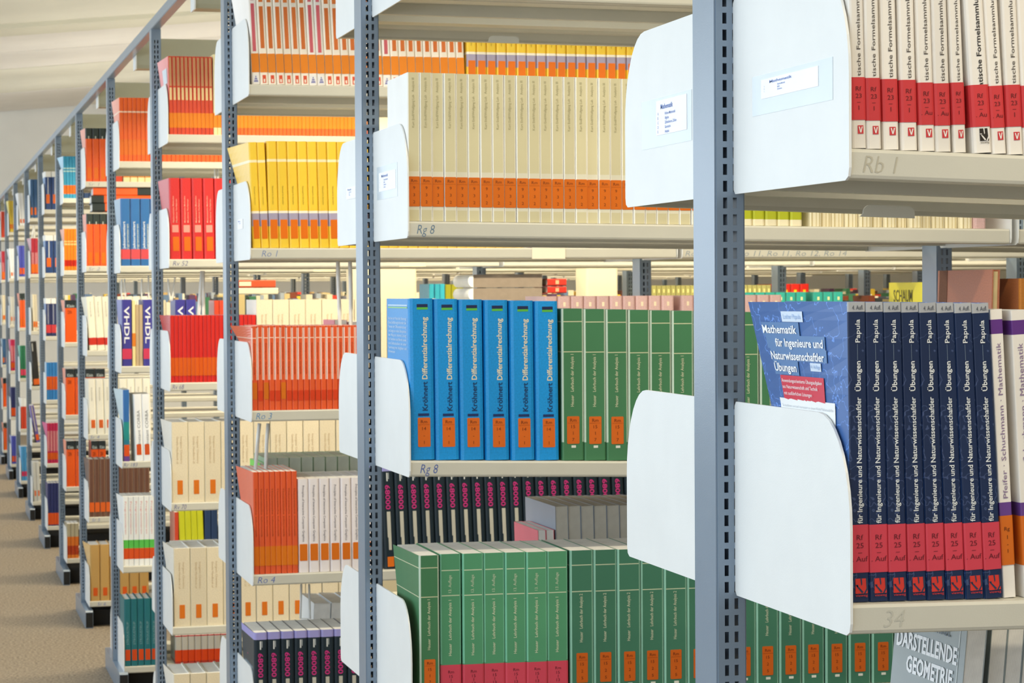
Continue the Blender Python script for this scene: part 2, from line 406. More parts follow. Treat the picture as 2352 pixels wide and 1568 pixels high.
# ------------------------------------------------------------------ books
ONES = ['', 'first', 'second', 'third', 'fourth', 'fifth', 'sixth', 'seventh', 'eighth', 'ninth', 'tenth', 'eleventh', 'twelfth', 'thirteenth', 'fourteenth', 'fifteenth',
        'sixteenth', 'seventeenth', 'eighteenth', 'nineteenth', 'twentieth']
def ordinal(n):
    if n <= 20: return ONES[n]
    t = {2: ('twenty', 'twentieth'), 3: ('thirty', 'thirtieth'), 4: ('forty', 'fortieth')}[n//10]
    return t[1] if n % 10 == 0 else f'{t[0]}-{ONES[n % 10]}'

class Style:
    def __init__(s, name, desc, cover, spine=None, d=.17, bands=(), label=None, titles=(), decals=(), logo=None, edge=None, edgez=(.1, 1.), round_=.18,
                 pages=None, hard=False, cat='book', kind='paper', rough=.38, spinekind=None):
        s.__dict__.update(locals())
ST = {}
def style(key, *a, **kw): ST[key] = Style(*a, **kw)

def book_meshes(st, w, h, flare, fore, detail):
    """cover shell with colour bands, page block, spine label, lettering - all in local space: x 0..w, y 0 (spine) .. d, z 0..h"""
    d = st.d; th = .0022 if st.hard else .0008
    yy = (lambda y: d-y) if fore else (lambda y: y)
    zf = .152
    fl = lambda x, y, z: x - (flare*(y/d)*(max(0, z-zf)/(h-zf)) if x < w*.5 else 0)
    out = []
    c = min(w*st.round_, .006)
    path = [(0, d), (0, d*.78), (0, d*.55), (0, d*.3), (0, c*1.15), (c*.3, c*.35), (c, 0), (w-c, 0), (w-c*.3, c*.35), (w, c*1.15), (w, d*.55), (w, d)]
    inn = [(th, d), (th, d*.78), (th, d*.55), (th, d*.3), (th, c*1.2), (th+c*.3, th+c*.3), (c+th*.5, th), (w-c-th*.5, th), (w-th-c*.3, th+c*.3), (w-th, c*1.2), (w-th, d*.55), (w-th, d)]
    zs = {0., h}
    for (a, b, cc, where) in st.bands: zs |= {round(a*h, 5), round(b*h, 5)}
    if st.edge: zs |= {round(st.edgez[0]*h, 5), round(st.edgez[1]*h, 5)}
    if flare and h > zf: zs |= {round(zf+(h-zf)*q/6, 5) for q in range(6)}
    zs = sorted(zs)
    mats = [mat(st.cover, st.rough, st.kind), mat(st.spine or st.cover, st.rough, st.spinekind or st.kind)]
    def mi(cc, kind='paper'):
        mt = mat(cc, st.rough, kind)
        if mt not in mats: mats.append(mt)
        return mats.index(mt)
    bm = bmesh.new()
    ro = [[bm.verts.new((fl(x, y, z), yy(y), z)) for x, y in path] for z in zs]
    ri = [[bm.verts.new((fl(x, y, z), yy(y), z)) for x, y in inn] for z in zs]
    n = len(path)
    for j in range(len(zs)-1):
        zc = (zs[j]+zs[j+1])/2/h
        for i in range(n-1):
            f = bm.faces.new((ro[j][i], ro[j][i+1], ro[j+1][i+1], ro[j+1][i]))
            is_spine = 4 <= i <= 8
            idx = 1 if is_spine else 0
            for (a, b, cc, where) in st.bands:
                if a-1e-4 <= zc <= b+1e-4 and (where == 'all' or (where == 'spine' and is_spine)): idx = mi(cc)
            if st.edge and i in (4, 5, 7, 8) and st.edgez[0] <= zc <= st.edgez[1]: idx = mi(st.edge)
            f.material_index = idx
    for i in range(n-1):
        for j in range(len(zs)-1): bm.faces.new((ri[j][i], ri[j][i+1], ri[j+1][i+1], ri[j+1][i]))
        for jo, jr in ((0, 0), (-1, -1)):
            bm.faces.new((ro[jo][i], ro[jo][i+1], ri[jr][i+1], ri[jr][i]))
    for i in (0, n-1):
        for j in range(len(zs)-1): bm.faces.new((ro[j][i], ro[j+1][i], ri[j+1][i], ri[j][i]))
    out.append(('cover', bm_mesh(bm, 'cover', mats), None))
    # page block
    ov = .003 if st.hard else .0006
    bm = bmesh.new()
    x0, x1, y0, y1, z0, z1 = th+.0001, w-th-.0001, max(th*1.5, c*.7), d-ov, ov+.0004, h-ov
    v = [bm.verts.new((x, yy(y), z)) for x in (x0, x1) for y in (y0, y1) for z in (z0, z1)]
    for f in ((0, 1, 3, 2), (4, 6, 7, 5), (0, 4, 5, 1), (2, 3, 7, 6), (0, 2, 6, 4), (1, 5, 7, 3)): bm.faces.new([v[i] for i in f])
    out.append(('page_block', bm_mesh(bm, 'page_block', st.pages or M_PAGES), None))
    if fore or detail == 0: 
        if fore: return out
    # printed shapes on the spine
    if st.decals and detail >= 1:
        bm = bmesh.new(); dm = []
        for (u0, u1, a, b, cc) in st.decals:
            mt = mat(cc, st.rough, 'paper')
            if mt not in dm: dm.append(mt)
            box(bm, u0*w, u1*w, -.00035, .0002, a*h, b*h, dm.index(mt))
        out.append(('spine_print', bm_mesh(bm, 'spine_print', dm), None))
    if st.titles and detail >= 2:
        bm = bmesh.new(); tm = []
        for (tx, a, b, u, size, cc, bold, dr) in st.titles:
            mt = mat(cc, .5, 'paper', 0)
            if mt not in tm: tm.append(mt)
            if dr == 'up':
                fn = lambda p, q: (u*w+size*w*.36-q, -.00045, a*h+p); ln = (b-a)*h
            elif dr == 'down':
                fn = lambda p, q: (u*w-size*w*.36+q, -.00045, b*h-p); ln = (b-a)*h
            else:
                fn = lambda p, q: (u*w-size*w*.5+p, -.00045, a*h+q); ln = size*w
            put_text(bm, tx, fn, length=ln, size=(size*w if dr != 'h' else (b-a)*h*1.35), bold=bold, mi=tm.index(mt))
        out.append(('spine_title', bm_mesh(bm, 'spine_title', tm), None))
    if st.label:
        (a, b, u0, u1, cc, lines, tc) = st.label
        bm = bmesh.new(); e = .0005
        if u0 <= 0:                            # wraps round onto both covers
            p = [(-e, .018), (-e, c*1.15), (c*.3-e*.7, c*.35-e*.7), (c, -e), (w-c, -e), (w-c*.3+e*.7, c*.35-e*.7), (w+e, c*1.15), (w+e, .018)]
            q = [(x*(1-.0) + (.0004 if x < w/2 else -.0004), y+.0004) for x, y in p]
            A = [[bm.verts.new((fl(x, y, z), y, z)) for x, y in p] for z in (a*h, b*h)]
            for i in range(len(p)-1): bm.faces.new((A[0][i], A[0][i+1], A[1][i+1], A[1][i]))
        else:
            r = min((u1-u0)*w, (b-a)*h)*.06
            xa, xb, za, zb = u0*w, u1*w, a*h, b*h
            prism(bm, [(xa+r, za), (xb-r, za), (xb, za+r), (xb, zb-r), (xb-r, zb), (xa+r, zb), (xa, zb-r), (xa, za+r)], 'y', -.00055, -.0001)
        lab = bm_mesh(bm, 'spine_label', mat(cc, .45, 'paper', .04), recalc=True)
        sub = None
        if lines and detail >= 2:
            bm = bmesh.new(); nL = len(lines); uw = (min(1, u1)-max(0, u0))*w; hh = (b-a)*h
            for j, t in enumerate(lines):
                zc = b*h - hh*(j+.62)/(nL+.25)
                sz = min(uw*.36, hh/(nL+.25)*.95)
                if u0 <= 0 and nL == 4: zc = b*h - hh*(.27, .44, .58, .72)[j]; sz = min(uw*.40, hh*.155)
                vs, fs, ln = text_geo(t, 0, 2)
                cx_ = (max(0, u0)+min(1, u1))/2*w
                put_text(bm, t, (lambda p, q: (cx_+p, -.0008, zc-sz*.3+q)), size=sz, length=min(ln*sz*1.15, uw*.96), center=True)
            if nL > 2 and u0 > 0:
                box(bm, max(0, u0)*w+uw*.05, min(1, u1)*w-uw*.05, -.0008, -.0006, b*h-hh*1.02/(nL+.25)-.0002, b*h-hh*1.02/(nL+.25))
            sub = ('lettering', bm_mesh(bm, 'lettering', mat(tc, .6, 'paper', 0)))
        out.append(('spine_label', lab, sub))
    if st.logo and detail >= 2:
        kindl, u0, u1, a, b, c1, c2 = st.logo
        bm = bmesh.new()
        xa, xb, za, zb = u0*w, u1*w, a*h, b*h
        box(bm, xa, xb, -.0005, -.0001, za, zb, 0)
        ww, hh = xb-xa, zb-za
        def poly(pts, mi_=1):
            vs = [bm.verts.new((xa+p*ww, -.0007, za+q*hh)) for p, q in pts]; bm.faces.new(vs).material_index = mi_
        if kindl == 'v':
            poly([(.14, .86), (.32, .86), (.50, .36), (.50, .14), (.40, .14)]); poly([(.86, .86), (.68, .86), (.50, .36), (.50, .14), (.60, .14)])
        elif kindl == 'vw':
            poly([(-.02, .60), (.10, .60), (.66, .10), (.52, .02)]); poly([(.10, .60), (.22, .60), (.22, .46), (.10, .46)])
            poly([(.40, 1.), (.52, 1.), (.56, .62), (.48, .52)]); poly([(.86, 1.02), (1.02, 1.02), (1.02, .30), (.80, -.02), (.66, -.02), (.9, .34)])
            put_text(bm, 'vieweg', lambda p, q: (xa+p, -.0007, za-hh*.20+q), length=ww, size=hh*.24, mi=0)
        elif kindl == 'cap':
            poly([(.25, .1), (.75, .1), (.75, .5), (.25, .5)])
        elif kindl == 'tri':
            for q0, q1, a0 in ((.12, .34, .1), (.40, .60, .22), (.66, .86, .36)): poly([(a0, q0), (1-a0, q0), (1-a0-.1, q1), (a0+.1, q1)])
        out.append(('publisher_logo', bm_mesh(bm, 'publisher_logo', [mat(c1, .45, 'paper', 0), mat(c2, .5, 'paper', 0)]), None))
    return out

COUNT = {}
LAST = {}
BOOKS = {}
def run(k, i, key, xs, ytop=None, h=None, lean=0., flare=0., rear=False, setb=.010, detail=2, where=None, y_off=0., zbase=None, first_flare_only=True, jit=.0012, fore=None, wf=.972):
    """a row of equal books: xs = pixel columns of the spine edges along the shelf edge (last one closes the row)"""
    st = ST[key]
    Y = (RY[k]-DYF+setb) if not rear else (RY[k]+PD+.02+y_off)
    zl = LV[k][i] if zbase is None else zbase
    ypix = proj((LIPX, Y, zl))[1]
    X = [unp(x, ypix, Y).x for x in xs]
    n = len(X)-1
    w = (X[-1]-X[0])/n*wf
    if h is None:
        xm = (xs[0]+xs[-1])/2
        h = unp(xm, ytop, Y).z - (shelf_z(k, i, unp(xm, ypix, Y).x) if zbase is None else zbase)
    fore = rear if fore is None else fore
    parts = book_meshes(st, w, h, 0., fore, detail)
    parts_f = book_meshes(st, w, h, flare, fore, detail) if flare else parts
    rng = random.Random(k*100+i*7+len(xs))
    place = where or f'{SN[i]}, {RN[k]} rack'
    ck = (k, i, key, place)
    proto = None
    cur = -9.
    for j in range(n):
        ln = lean if not isinstance(lean, (list, tuple)) else lean[0]+(lean[1]-lean[0])*(j/max(1, n-1))
        ln += (rng.random()-.5)*.003
        lx, lln, lh = LAST.get((k, i, rear), (-9, 0, 0))         # stay clear of the neighbour over its whole height
        if lx > X[j]+.03: lx = -9
        x = max(X[j], lx+max(0, lln-ln)*min(h, lh)+.0002, LIPX+.0004+max(0, -ln)*.155)
        for b in range(NBAY[k]):                             # step over the gap at each post
            g0, g1 = LIPX+b*BAY+LIPL-.0005, LIPX+(b+1)*BAY+.0004
            if x < g1 and x+w > g0: x = g1
        X[j] = x; LAST[(k, i, rear)] = (x+w/math.cos(ln), ln, h)
        COUNT[ck] = COUNT.get(ck, 0)+1
        root = new_obj(st.name, None)
        nn = COUNT[ck]
        if n == 1 and nn == 1: lab = f'{st.desc} on the {place}'
        else: lab = f'{ordinal(nn)} {st.desc} from the aisle end, {place}'
        tag(root, lab, st.cat, f'{st.desc}s on the {place}' if n > 1 else None)
        z = zl + (TILT.get((k, i), 0)*(X[j]-LIPX) if zbase is None else 0)
        dy = (rng.random()-.5)*2*jit
        root.location = (X[j], Y+dy, z+.0003+(w*math.sin(ln) if ln > 0 else 0)+(TILT.get((k, i), 0) and .0001))
        root.rotation_euler = (0, ln, 0)
        for (pn, me, sub) in (parts_f if j == 0 else parts):
            o = new_obj(pn, me, root)
            if sub: new_obj(sub[0], sub[1], o)
        BOOKS[(k, i, key, nn)] = (root, w, h, st.d)
    return X, w, h
def rngx(x0, x1, n): return [x0+(x1-x0)*j/n for j in range(n+1)]

OR = (212, 104, 22); OT = (120, 55, 8)
style('formula', 'paperback', 'white formula paperback with red sticker', (238, 232, 224), d=.205, label=(.094, .236, 0, 1, (206, 60, 64), ['Rf', '23', '–', '1'], (110, 30, 34)),
      titles=[('tische Formelsammlung für Ingenieure', .240, .745, .56, .36, (84, 76, 68), .004, 'up')], logo=('v', .40, .78, .048, .076, (206, 62, 66), (240, 235, 230)), round_=.16)
style('formula_au', 'paperback', 'white formula paperback with edition sticker', (236, 230, 222), d=.205, label=(.088, .230, 0, 1, (206, 60, 64), ['Rf', '23', '–', '. Au'], (110, 30, 34)),
      titles=[('tische Formelsammlung für Ingenieure', .236, .74, .56, .36, (84, 76, 68), .004, 'up')], logo=('v', .42, .80, .046, .075, (206, 62, 66), (240, 235, 230)), round_=.16)
style('formula_old', 'paperback', 'white formula paperback with black emblem', (238, 233, 226), d=.205, label=(.088, .230, 0, 1, (206, 60, 64), ['Rf', '23', '–', '. Au'], (110, 30, 34)),
      titles=[('matische Formelsammlung für Ingenieure', .20, .745, .56, .36, (40, 36, 32), .012, 'up')], logo=('vw', .36, .84, .040, .082, (48, 42, 34), (235, 230, 224)), round_=.16)
style('papula', 'textbook', 'dark blue textbook with red sticker', (70, 108, 170), (26, 43, 78), d=.172, kind='formula', bands=[(.967, 1., (176, 178, 182), 'spine')],
      label=(.098, .258, 0, 1, (208, 66, 82), ['Rf', '25', '–', '. Auf'], (110, 28, 40)),
      titles=[('4. Aufl.', .974, .990, .56, .62, (70, 74, 84), 0, 'h'), ('Papula', .865, .942, .52, .38, (232, 235, 236), .008, 'up'), ('Übungen', .703, .803, .52, .40, (232, 235, 236), .016, 'up'),
              ('für Ingenieure und Naturwissenschaftler', .262, .683, .52, .40, (228, 232, 234), .014, 'up')],
      decals=[(.50, .525, .806, .860, (104, 118, 138))], logo=('vw', .22, .90, .028, .078, (212, 58, 48), (44, 58, 84)), round_=.07)
style('pfeifer', 'textbook', 'white maths textbook with purple bands', (238, 232, 224), d=.17, bands=[(.915, .965, (98, 52, 132), 'all'), (.278, .331, (104, 66, 140), 'all')],
      label=(.113, .285, 0, 1, (212, 108, 26), ['Rg', '1', '-', '1'], (110, 50, 8)), titles=[('Pfeifer · Schuchmann · Mathematik', .345, .885, .52, .52, (136, 112, 148), 0, 'up')], round_=.08)
style('brown', 'hardback', 'large brown cloth hardback', (176, 110, 84), d=.205, hard=True, pages=M_PAGES_OLD, kind='cloth')
style('brownspine', 'hardback', 'tall orange-brown hardback', (176, 110, 70), (190, 122, 50), d=.2, hard=True, kind='cloth')
style('darstell', 'textbook', 'silver geometry textbook with white capitals', (168, 176, 178), d=.165, kind='paper')
style('silver', 'textbook', 'silver textbook, pages outward,', (150, 160, 162), d=.19)
style('endl', 'paperback', 'beige analysis paperback with orange sticker', (246, 245, 242), (212, 203, 166), d=.15, bands=[(.075, .335, (222, 217, 196), 'spine')], label=(.098, .300, .02, .98, (214, 106, 14), ['Rm', '9', '3', '2'], (120, 52, 6)),
      titles=[('Kurt Endl/Wolfgang Luh   Analysis III', .63, .965, .45, .30, (176, 168, 128), 0, 'up')], edge=(240, 238, 230), edgez=(0, 1.), round_=.09)
style('kroh', 'hardback', 'blue calculus hardback with cream title', (26, 146, 220), d=.165, hard=True, kind='cloth', label=(.080, .262, .30, .80, (218, 104, 26), ['Rm', '14', '-', '1'], (120, 50, 10)),
      titles=[('Differentialrechnung', .50, .885, .60, .30, (228, 220, 192), .018, 'up'), ('Kröhnert', .305, .485, .60, .30, (22, 50, 92), .014, 'up')],
      decals=[(.32, .76, .946, .966, (30, 40, 80)), (.32, .76, .932, .946, (90, 180, 70)), (.32, .76, .272, .288, (30, 50, 100))], round_=.16)
style('heuser', 'textbook', 'green textbook with orange sticker',  (72, 128, 88), d=.165, bands=[(.912, .918, (206, 208, 172), 'all'), (.713, .719, (206, 208, 172), 'all')], edge=(196, 214, 196), edgez=(.12, 1.), round_=.08,
      label=(.108, .290, .22, .78, (216, 104, 26), ['Rm', '15', '1', '7'], (120, 50, 10)), titles=[('Heuser   Lehrbuch der Analysis 1', .355, .70, .46, .20, (218, 220, 186), .004, 'up')], decals=[(.42, .62, .082, .098, (226, 226, 214))])
style('heuser13', 'textbook', 'bright green textbook with red sticker',  (84, 152, 112), d=.165, bands=[(.885, .891, (206, 216, 186), 'all'), (.713, .719, (206, 216, 186), 'all')], edge=(120, 190, 160), edgez=(.25, 1.), round_=.08,
      label=(.06, .243, 0, 1, (212, 72, 92), ['Rm', '15', '1', '13'], (110, 30, 44)), titles=[('Heuser   Lehrbuch der Analysis 1', .305, .685, .46, .20, (220, 226, 196), .004, 'up'), ('13. Auflage', .735, .855, .46, .20, (200, 214, 186), 0, 'up')])
style('heuser2', 'textbook', 'dark green second volume with orange sticker',  (66, 120, 96), d=.165, bands=[(.895, .901, (196, 206, 176), 'all'), (.713, .719, (196, 206, 176), 'all')], edge=(140, 190, 170), edgez=(0, 1.), round_=.08,
      label=(.085, .290, .26, .74, (206, 96, 18), ['Rm', '15', '2', '5'], (116, 46, 6)), titles=[('Heuser   Lehrbuch der Analysis 2', .365, .70, .46, .19, (208, 214, 186), .004, 'up')], decals=[(.42, .62, .055, .072, (226, 226, 214))])
style('stripe', 'paperback', 'cream paperback with orange stripe', (246, 236, 222), d=.205, label=(.112, .290, .04, .96, (232, 132, 22), None, OT), decals=[(.26, .74, .34, .735, (214, 112, 46)), (.26, .74, .775, .97, (220, 124, 60))],
      logo=('cap', .30, .72, .014, .088, (222, 84, 52), (244, 226, 210)))
style('stripe_pink', 'paperback', 'white paperback with pink stripe', (246, 240, 234), d=.205, label=(.112, .290, .04, .96, (232, 132, 22), None, OT), decals=[(.28, .70, .31, .76, (212, 98, 110)), (.28, .70, .79, .97, (214, 104, 116))],
      logo=('tri', .14, .84, .012, .092, (240, 238, 238), (134, 134, 186)))
style('yellow', 'textbook', 'yellow textbook with violet band', (252, 206, 66), (244, 204, 62), d=.205, bands=[(.808, .832, (248, 234, 190), 'all'), (.326, .348, (248, 240, 220), 'all'), (.205, .326, (168, 160, 186), 'spine')],
      label=(.087, .266, .16, .88, (228, 112, 8), None, OT), titles=[('Mathematik für Informatiker', .405, .58, .5, .2, (150, 124, 40), 0, 'down')])
style('redwhite', 'paperback', 'red-orange paperback with worn edges', (232, 108, 72), (228, 92, 46), d=.205, bands=[(.855, .865, (246, 208, 186), 'all')], edge=(250, 214, 200), edgez=(.36, .98), label=(.110, .232, .1, .9, (216, 62, 22), None, OT),
      titles=[('Computer Graphik', .42, .80, .5, .34, (150, 56, 20), 0, 'down')])
style('redwhite_o', 'paperback', 'red-orange paperback with orange sticker', (232, 108, 72), (228, 92, 46), d=.205, bands=[(.855, .865, (246, 208, 186), 'all')], edge=(250, 214, 200), edgez=(.36, .98), label=(.130, .330, .1, .9, (216, 112, 16), None, OT),
      titles=[('Computer Graphik', .42, .80, .5, .34, (150, 56, 20), 0, 'down')])
style('pinkhard', 'hardback', 'dusty pink hardback', (214, 178, 176), d=.17, hard=True, kind='cloth', decals=[(.42, .60, .905, .945, (244, 226, 196))])
style('orange8', 'paperback', 'orange paperback with sticker band', (240, 122, 92), (230, 94, 50), d=.205, label=(.080, .270, 0, 1, (226, 120, 20), None, OT), titles=[('Theoretische Informatik', .36, .84, .5, .36, (150, 54, 20), 0, 'down')])
style('graphics', 'textbook', 'white textbook with orange sticker', (244, 236, 238), d=.205, label=(.125, .305, .12, .86, (218, 112, 20), None, OT), titles=[('Principles of Interactive Computer Graphics', .33, .93, .52, .30, (104, 98, 106), 0, 'down')])
style('m68', 'textbook', 'black processor textbook with magenta numerals', (40, 56, 68), (30, 44, 54), d=.175, bands=[(.930, 1., (160, 156, 216), 'all')],
      titles=[('68000', .565, .80, .48, .52, (206, 52, 130), .02, 'down')], decals=[(.34, .62, .30, .545, (196, 192, 178)), (.40, .62, .18, .30, (196, 192, 178)), (.42, .52, .835, .915, (214, 216, 214)), (.55, .62, .855, .915, (160, 168, 170))],
      label=(.02, .115, .25, .75, (222, 112, 24), None, OT))
style('red11', 'paperback', 'red and tan paperback', (236, 140, 136), (214, 72, 44), d=.205, decals=[(.2, .8, .62, .985, (204, 150, 104)), (.22, .78, .44, .60, (234, 204, 148))], label=(.085, .275, 0, 1, (228, 128, 18), None, OT))
style('creamtall', 'paperback', 'cream paperback with orange sticker', (238, 222, 168), d=.165, label=(.09, .27, 0, 1, (232, 140, 30), None, OT))
style('orange_thin', 'paperback', 'thin orange paperback', (236, 112, 44), d=.16, label=(.11, .45, 0, 1, (236, 144, 30), None, OT))
style('redthick', 'hardback', 'thick red hardback with orange sticker', (206, 50, 50), d=.205, hard=True, kind='cloth', label=(.10, .275, .28, .84, (218, 106, 18), None, OT),
      titles=[('Mathematische Methoden', .45, .78, .36, .18, (240, 176, 156), .004, 'up'), ('Moderne Verfahren', .45, .74, .64, .18, (240, 176, 156), .004, 'up')], decals=[(.24, .80, .33, .42, (226, 150, 136))])
style('darkred', 'paperback', 'thin crimson paperback', (206, 40, 34), d=.205, label=(.10, .37, 0, 1, (212, 88, 14), None, OT), titles=[('Algorithmen', .5, .88, .5, .4, (150, 22, 20), 0, 'down')])
style('boxset', 'slipcase_book', 'large beige reference volume', (236, 232, 222), (228, 214, 186), d=.21, hard=True, kind='cloth', label=(.10, .275, .33, .66, (220, 116, 26), None, OT),
      titles=[('Gmelin Handbook of', .48, .82, .36, .17, (202, 178, 138), 0, 'down'), ('Inorganic Chemistry', .48, .82, .60, .17, (202, 178, 138), 0, 'down')], edge=(226, 214, 186), edgez=(0, 1), round_=.05)
style('orangeline', 'paperback', 'orange paperback with white line', (240, 150, 120), (232, 100, 40), d=.205, bands=[(.765, .79, (246, 206, 180), 'all')], label=(.10, .34, 0, 1, (224, 112, 36), None, OT))
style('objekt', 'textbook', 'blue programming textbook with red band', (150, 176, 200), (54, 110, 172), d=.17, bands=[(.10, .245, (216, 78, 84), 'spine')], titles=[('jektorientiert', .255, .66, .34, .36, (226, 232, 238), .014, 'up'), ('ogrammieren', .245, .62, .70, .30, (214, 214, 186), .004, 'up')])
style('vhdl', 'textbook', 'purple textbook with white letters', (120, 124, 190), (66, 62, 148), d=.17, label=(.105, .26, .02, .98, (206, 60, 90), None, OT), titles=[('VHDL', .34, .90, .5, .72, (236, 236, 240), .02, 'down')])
style('tan_thin', 'paperback', 'thin tan paperback', (190, 168, 136), d=.16)
style('yellow_thin', 'paperback', 'thin pale yellow paperback', (240, 222, 160), d=.16, label=(.30, .5, 0, 1, (226, 130, 40), None, OT))
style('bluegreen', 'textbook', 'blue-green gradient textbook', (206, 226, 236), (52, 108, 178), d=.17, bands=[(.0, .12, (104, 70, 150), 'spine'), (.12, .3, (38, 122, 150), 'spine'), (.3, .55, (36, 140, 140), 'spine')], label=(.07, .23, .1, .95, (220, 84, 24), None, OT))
style('corba', 'textbook', 'white textbook with black title lettering', (238, 240, 244), d=.17, label=(.09, .25, .2, .8, (210, 84, 30), None, OT), titles=[('Instant CORBA', .25, .76, .55, .50, (110, 116, 124), 0, 'up')])
style('greenband', 'textbook', 'white textbook with green band', (240, 242, 242), d=.17, bands=[(.255, .375, (90, 190, 80), 'all')], label=(.10, .255, 0, 1, (212, 78, 26), None, OT), titles=[('Programmieren', .46, .93, .5, .44, (226, 150, 150), 0, 'down')])
style('lime', 'paperback', 'lime yellow paperback', (214, 216, 44), d=.16, titles=[('Datenbanken', .1, .42, .5, .3, (140, 140, 30), 0, 'down')])
style('navy', 'paperback', 'navy blue paperback', (44, 66, 104), d=.16)
style('teal', 'hardback', 'teal hardback with orange sticker', (38, 112, 122), d=.17, hard=True, kind='cloth', label=(.085, .245, .15, .88, (216, 74, 16), None, OT), titles=[('STROUSTRUP', .32, .66, .5, .5, (130, 170, 176), 0, 'up')])
style('redstripe', 'paperback', 'grey paperback with red stripe', (190, 186, 176), d=.16, bands=[(.955, 1., (190, 40, 50), 'all'), (.0, .08, (170, 50, 40), 'all')], label=(.08, .48, 0, 1, (216, 66, 12), None, OT))
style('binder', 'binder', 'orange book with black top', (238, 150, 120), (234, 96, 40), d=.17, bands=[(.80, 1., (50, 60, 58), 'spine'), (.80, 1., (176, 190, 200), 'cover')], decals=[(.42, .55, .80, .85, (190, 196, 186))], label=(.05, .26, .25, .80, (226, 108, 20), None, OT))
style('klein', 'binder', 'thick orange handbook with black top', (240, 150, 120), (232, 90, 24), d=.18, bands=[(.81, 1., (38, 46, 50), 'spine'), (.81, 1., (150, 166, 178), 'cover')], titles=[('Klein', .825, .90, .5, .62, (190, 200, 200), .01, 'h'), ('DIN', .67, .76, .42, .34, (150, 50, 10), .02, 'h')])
style('whitelean', 'paperback', 'cream paperback with red band', (240, 234, 214), d=.165, label=(.10, .235, 0, 1, (204, 50, 36), None, OT), titles=[('Numerik', .62, .9, .5, .2, (120, 118, 110), 0, 'down')])
style('white3', 'paperback', 'cream paperback with small sticker', (240, 236, 222), d=.165, label=(.11, .26, .32, .84, (216, 100, 40), None, OT), titles=[('Statistik', .6, .85, .5, .2, (140, 138, 126), 0, 'down')])
style('brown4', 'hardback', 'brown hardback with orange sticker', (112, 90, 84), (106, 72, 58), d=.165, hard=True, kind='cloth', label=(.085, .25, .08, .95, (226, 100, 32), None, OT), edge=(142, 110, 92), edgez=(0, 1))
style('tanbig', 'hardback', 'large tan hardback with orange sticker', (226, 190, 132), (196, 156, 92), d=.18, hard=True, kind='cloth', label=(.09, .235, .3, .75, (220, 90, 20), None, OT))
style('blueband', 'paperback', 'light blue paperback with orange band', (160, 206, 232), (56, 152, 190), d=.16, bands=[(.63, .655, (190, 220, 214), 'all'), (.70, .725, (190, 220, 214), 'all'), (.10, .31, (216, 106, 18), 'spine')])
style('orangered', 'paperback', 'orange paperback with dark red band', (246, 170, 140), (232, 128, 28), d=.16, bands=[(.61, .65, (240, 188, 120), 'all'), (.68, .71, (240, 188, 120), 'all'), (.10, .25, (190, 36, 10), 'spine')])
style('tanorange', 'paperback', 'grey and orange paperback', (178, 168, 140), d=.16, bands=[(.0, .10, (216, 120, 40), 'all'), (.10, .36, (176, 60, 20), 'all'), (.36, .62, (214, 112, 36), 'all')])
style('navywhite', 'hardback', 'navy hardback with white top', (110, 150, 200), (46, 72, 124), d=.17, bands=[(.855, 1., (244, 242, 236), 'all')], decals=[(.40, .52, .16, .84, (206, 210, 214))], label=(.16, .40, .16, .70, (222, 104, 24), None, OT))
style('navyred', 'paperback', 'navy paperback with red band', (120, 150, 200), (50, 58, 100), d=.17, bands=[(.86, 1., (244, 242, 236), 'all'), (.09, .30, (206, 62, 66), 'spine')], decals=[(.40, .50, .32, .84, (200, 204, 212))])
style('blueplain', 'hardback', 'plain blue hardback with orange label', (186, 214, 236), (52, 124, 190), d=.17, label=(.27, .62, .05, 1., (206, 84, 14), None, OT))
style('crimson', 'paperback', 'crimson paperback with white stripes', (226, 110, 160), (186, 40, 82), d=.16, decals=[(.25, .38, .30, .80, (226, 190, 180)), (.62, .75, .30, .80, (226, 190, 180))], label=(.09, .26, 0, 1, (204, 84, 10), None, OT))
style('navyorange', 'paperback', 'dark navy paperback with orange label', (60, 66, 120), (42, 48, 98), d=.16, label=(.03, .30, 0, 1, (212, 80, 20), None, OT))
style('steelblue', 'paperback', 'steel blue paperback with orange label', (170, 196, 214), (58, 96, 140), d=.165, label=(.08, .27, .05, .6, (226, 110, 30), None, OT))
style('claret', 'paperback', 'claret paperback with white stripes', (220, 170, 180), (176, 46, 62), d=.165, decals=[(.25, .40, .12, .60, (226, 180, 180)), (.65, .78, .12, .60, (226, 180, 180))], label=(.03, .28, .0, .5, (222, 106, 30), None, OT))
style('beigelean', 'paperback', 'pale beige paperback', (222, 212, 186), d=.165, label=(.10, .26, .2, 1., (224, 110, 20), None, OT))
style('blacklean', 'paperback', 'leaning black paperback', (60, 72, 76), (44, 44, 42), d=.17, label=(.03, .16, .0, .5, (222, 100, 30), None, OT), decals=[(.2, .34, .78, .96, (196, 196, 190))])
style('purplelean', 'paperback', 'leaning purple paperback', (150, 136, 204), (104, 92, 160), d=.17, decals=[(.3, .5, .30, .98, (206, 196, 170))], label=(.06, .22, .1, .9, (222, 90, 20), None, OT))
style('greyplain', 'paperback', 'light grey paperback', (206, 206, 200), d=.17, label=(.14, .28, .3, .75, (222, 104, 40), None, OT))
style('whiteplain', 'paperback', 'plain white paperback', (238, 240, 242), d=.16, label=(.08, .2, .3, .9, (222, 110, 60), None, OT))
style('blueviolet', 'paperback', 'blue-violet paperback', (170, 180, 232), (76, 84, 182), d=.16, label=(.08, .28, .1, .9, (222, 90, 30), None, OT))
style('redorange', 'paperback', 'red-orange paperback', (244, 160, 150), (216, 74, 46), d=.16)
style('greenplain', 'paperback', 'green paperback with pink label', (130, 200, 180), (44, 116, 82), d=.16, label=(.09, .27, .1, 1, (214, 62, 96), None, OT))
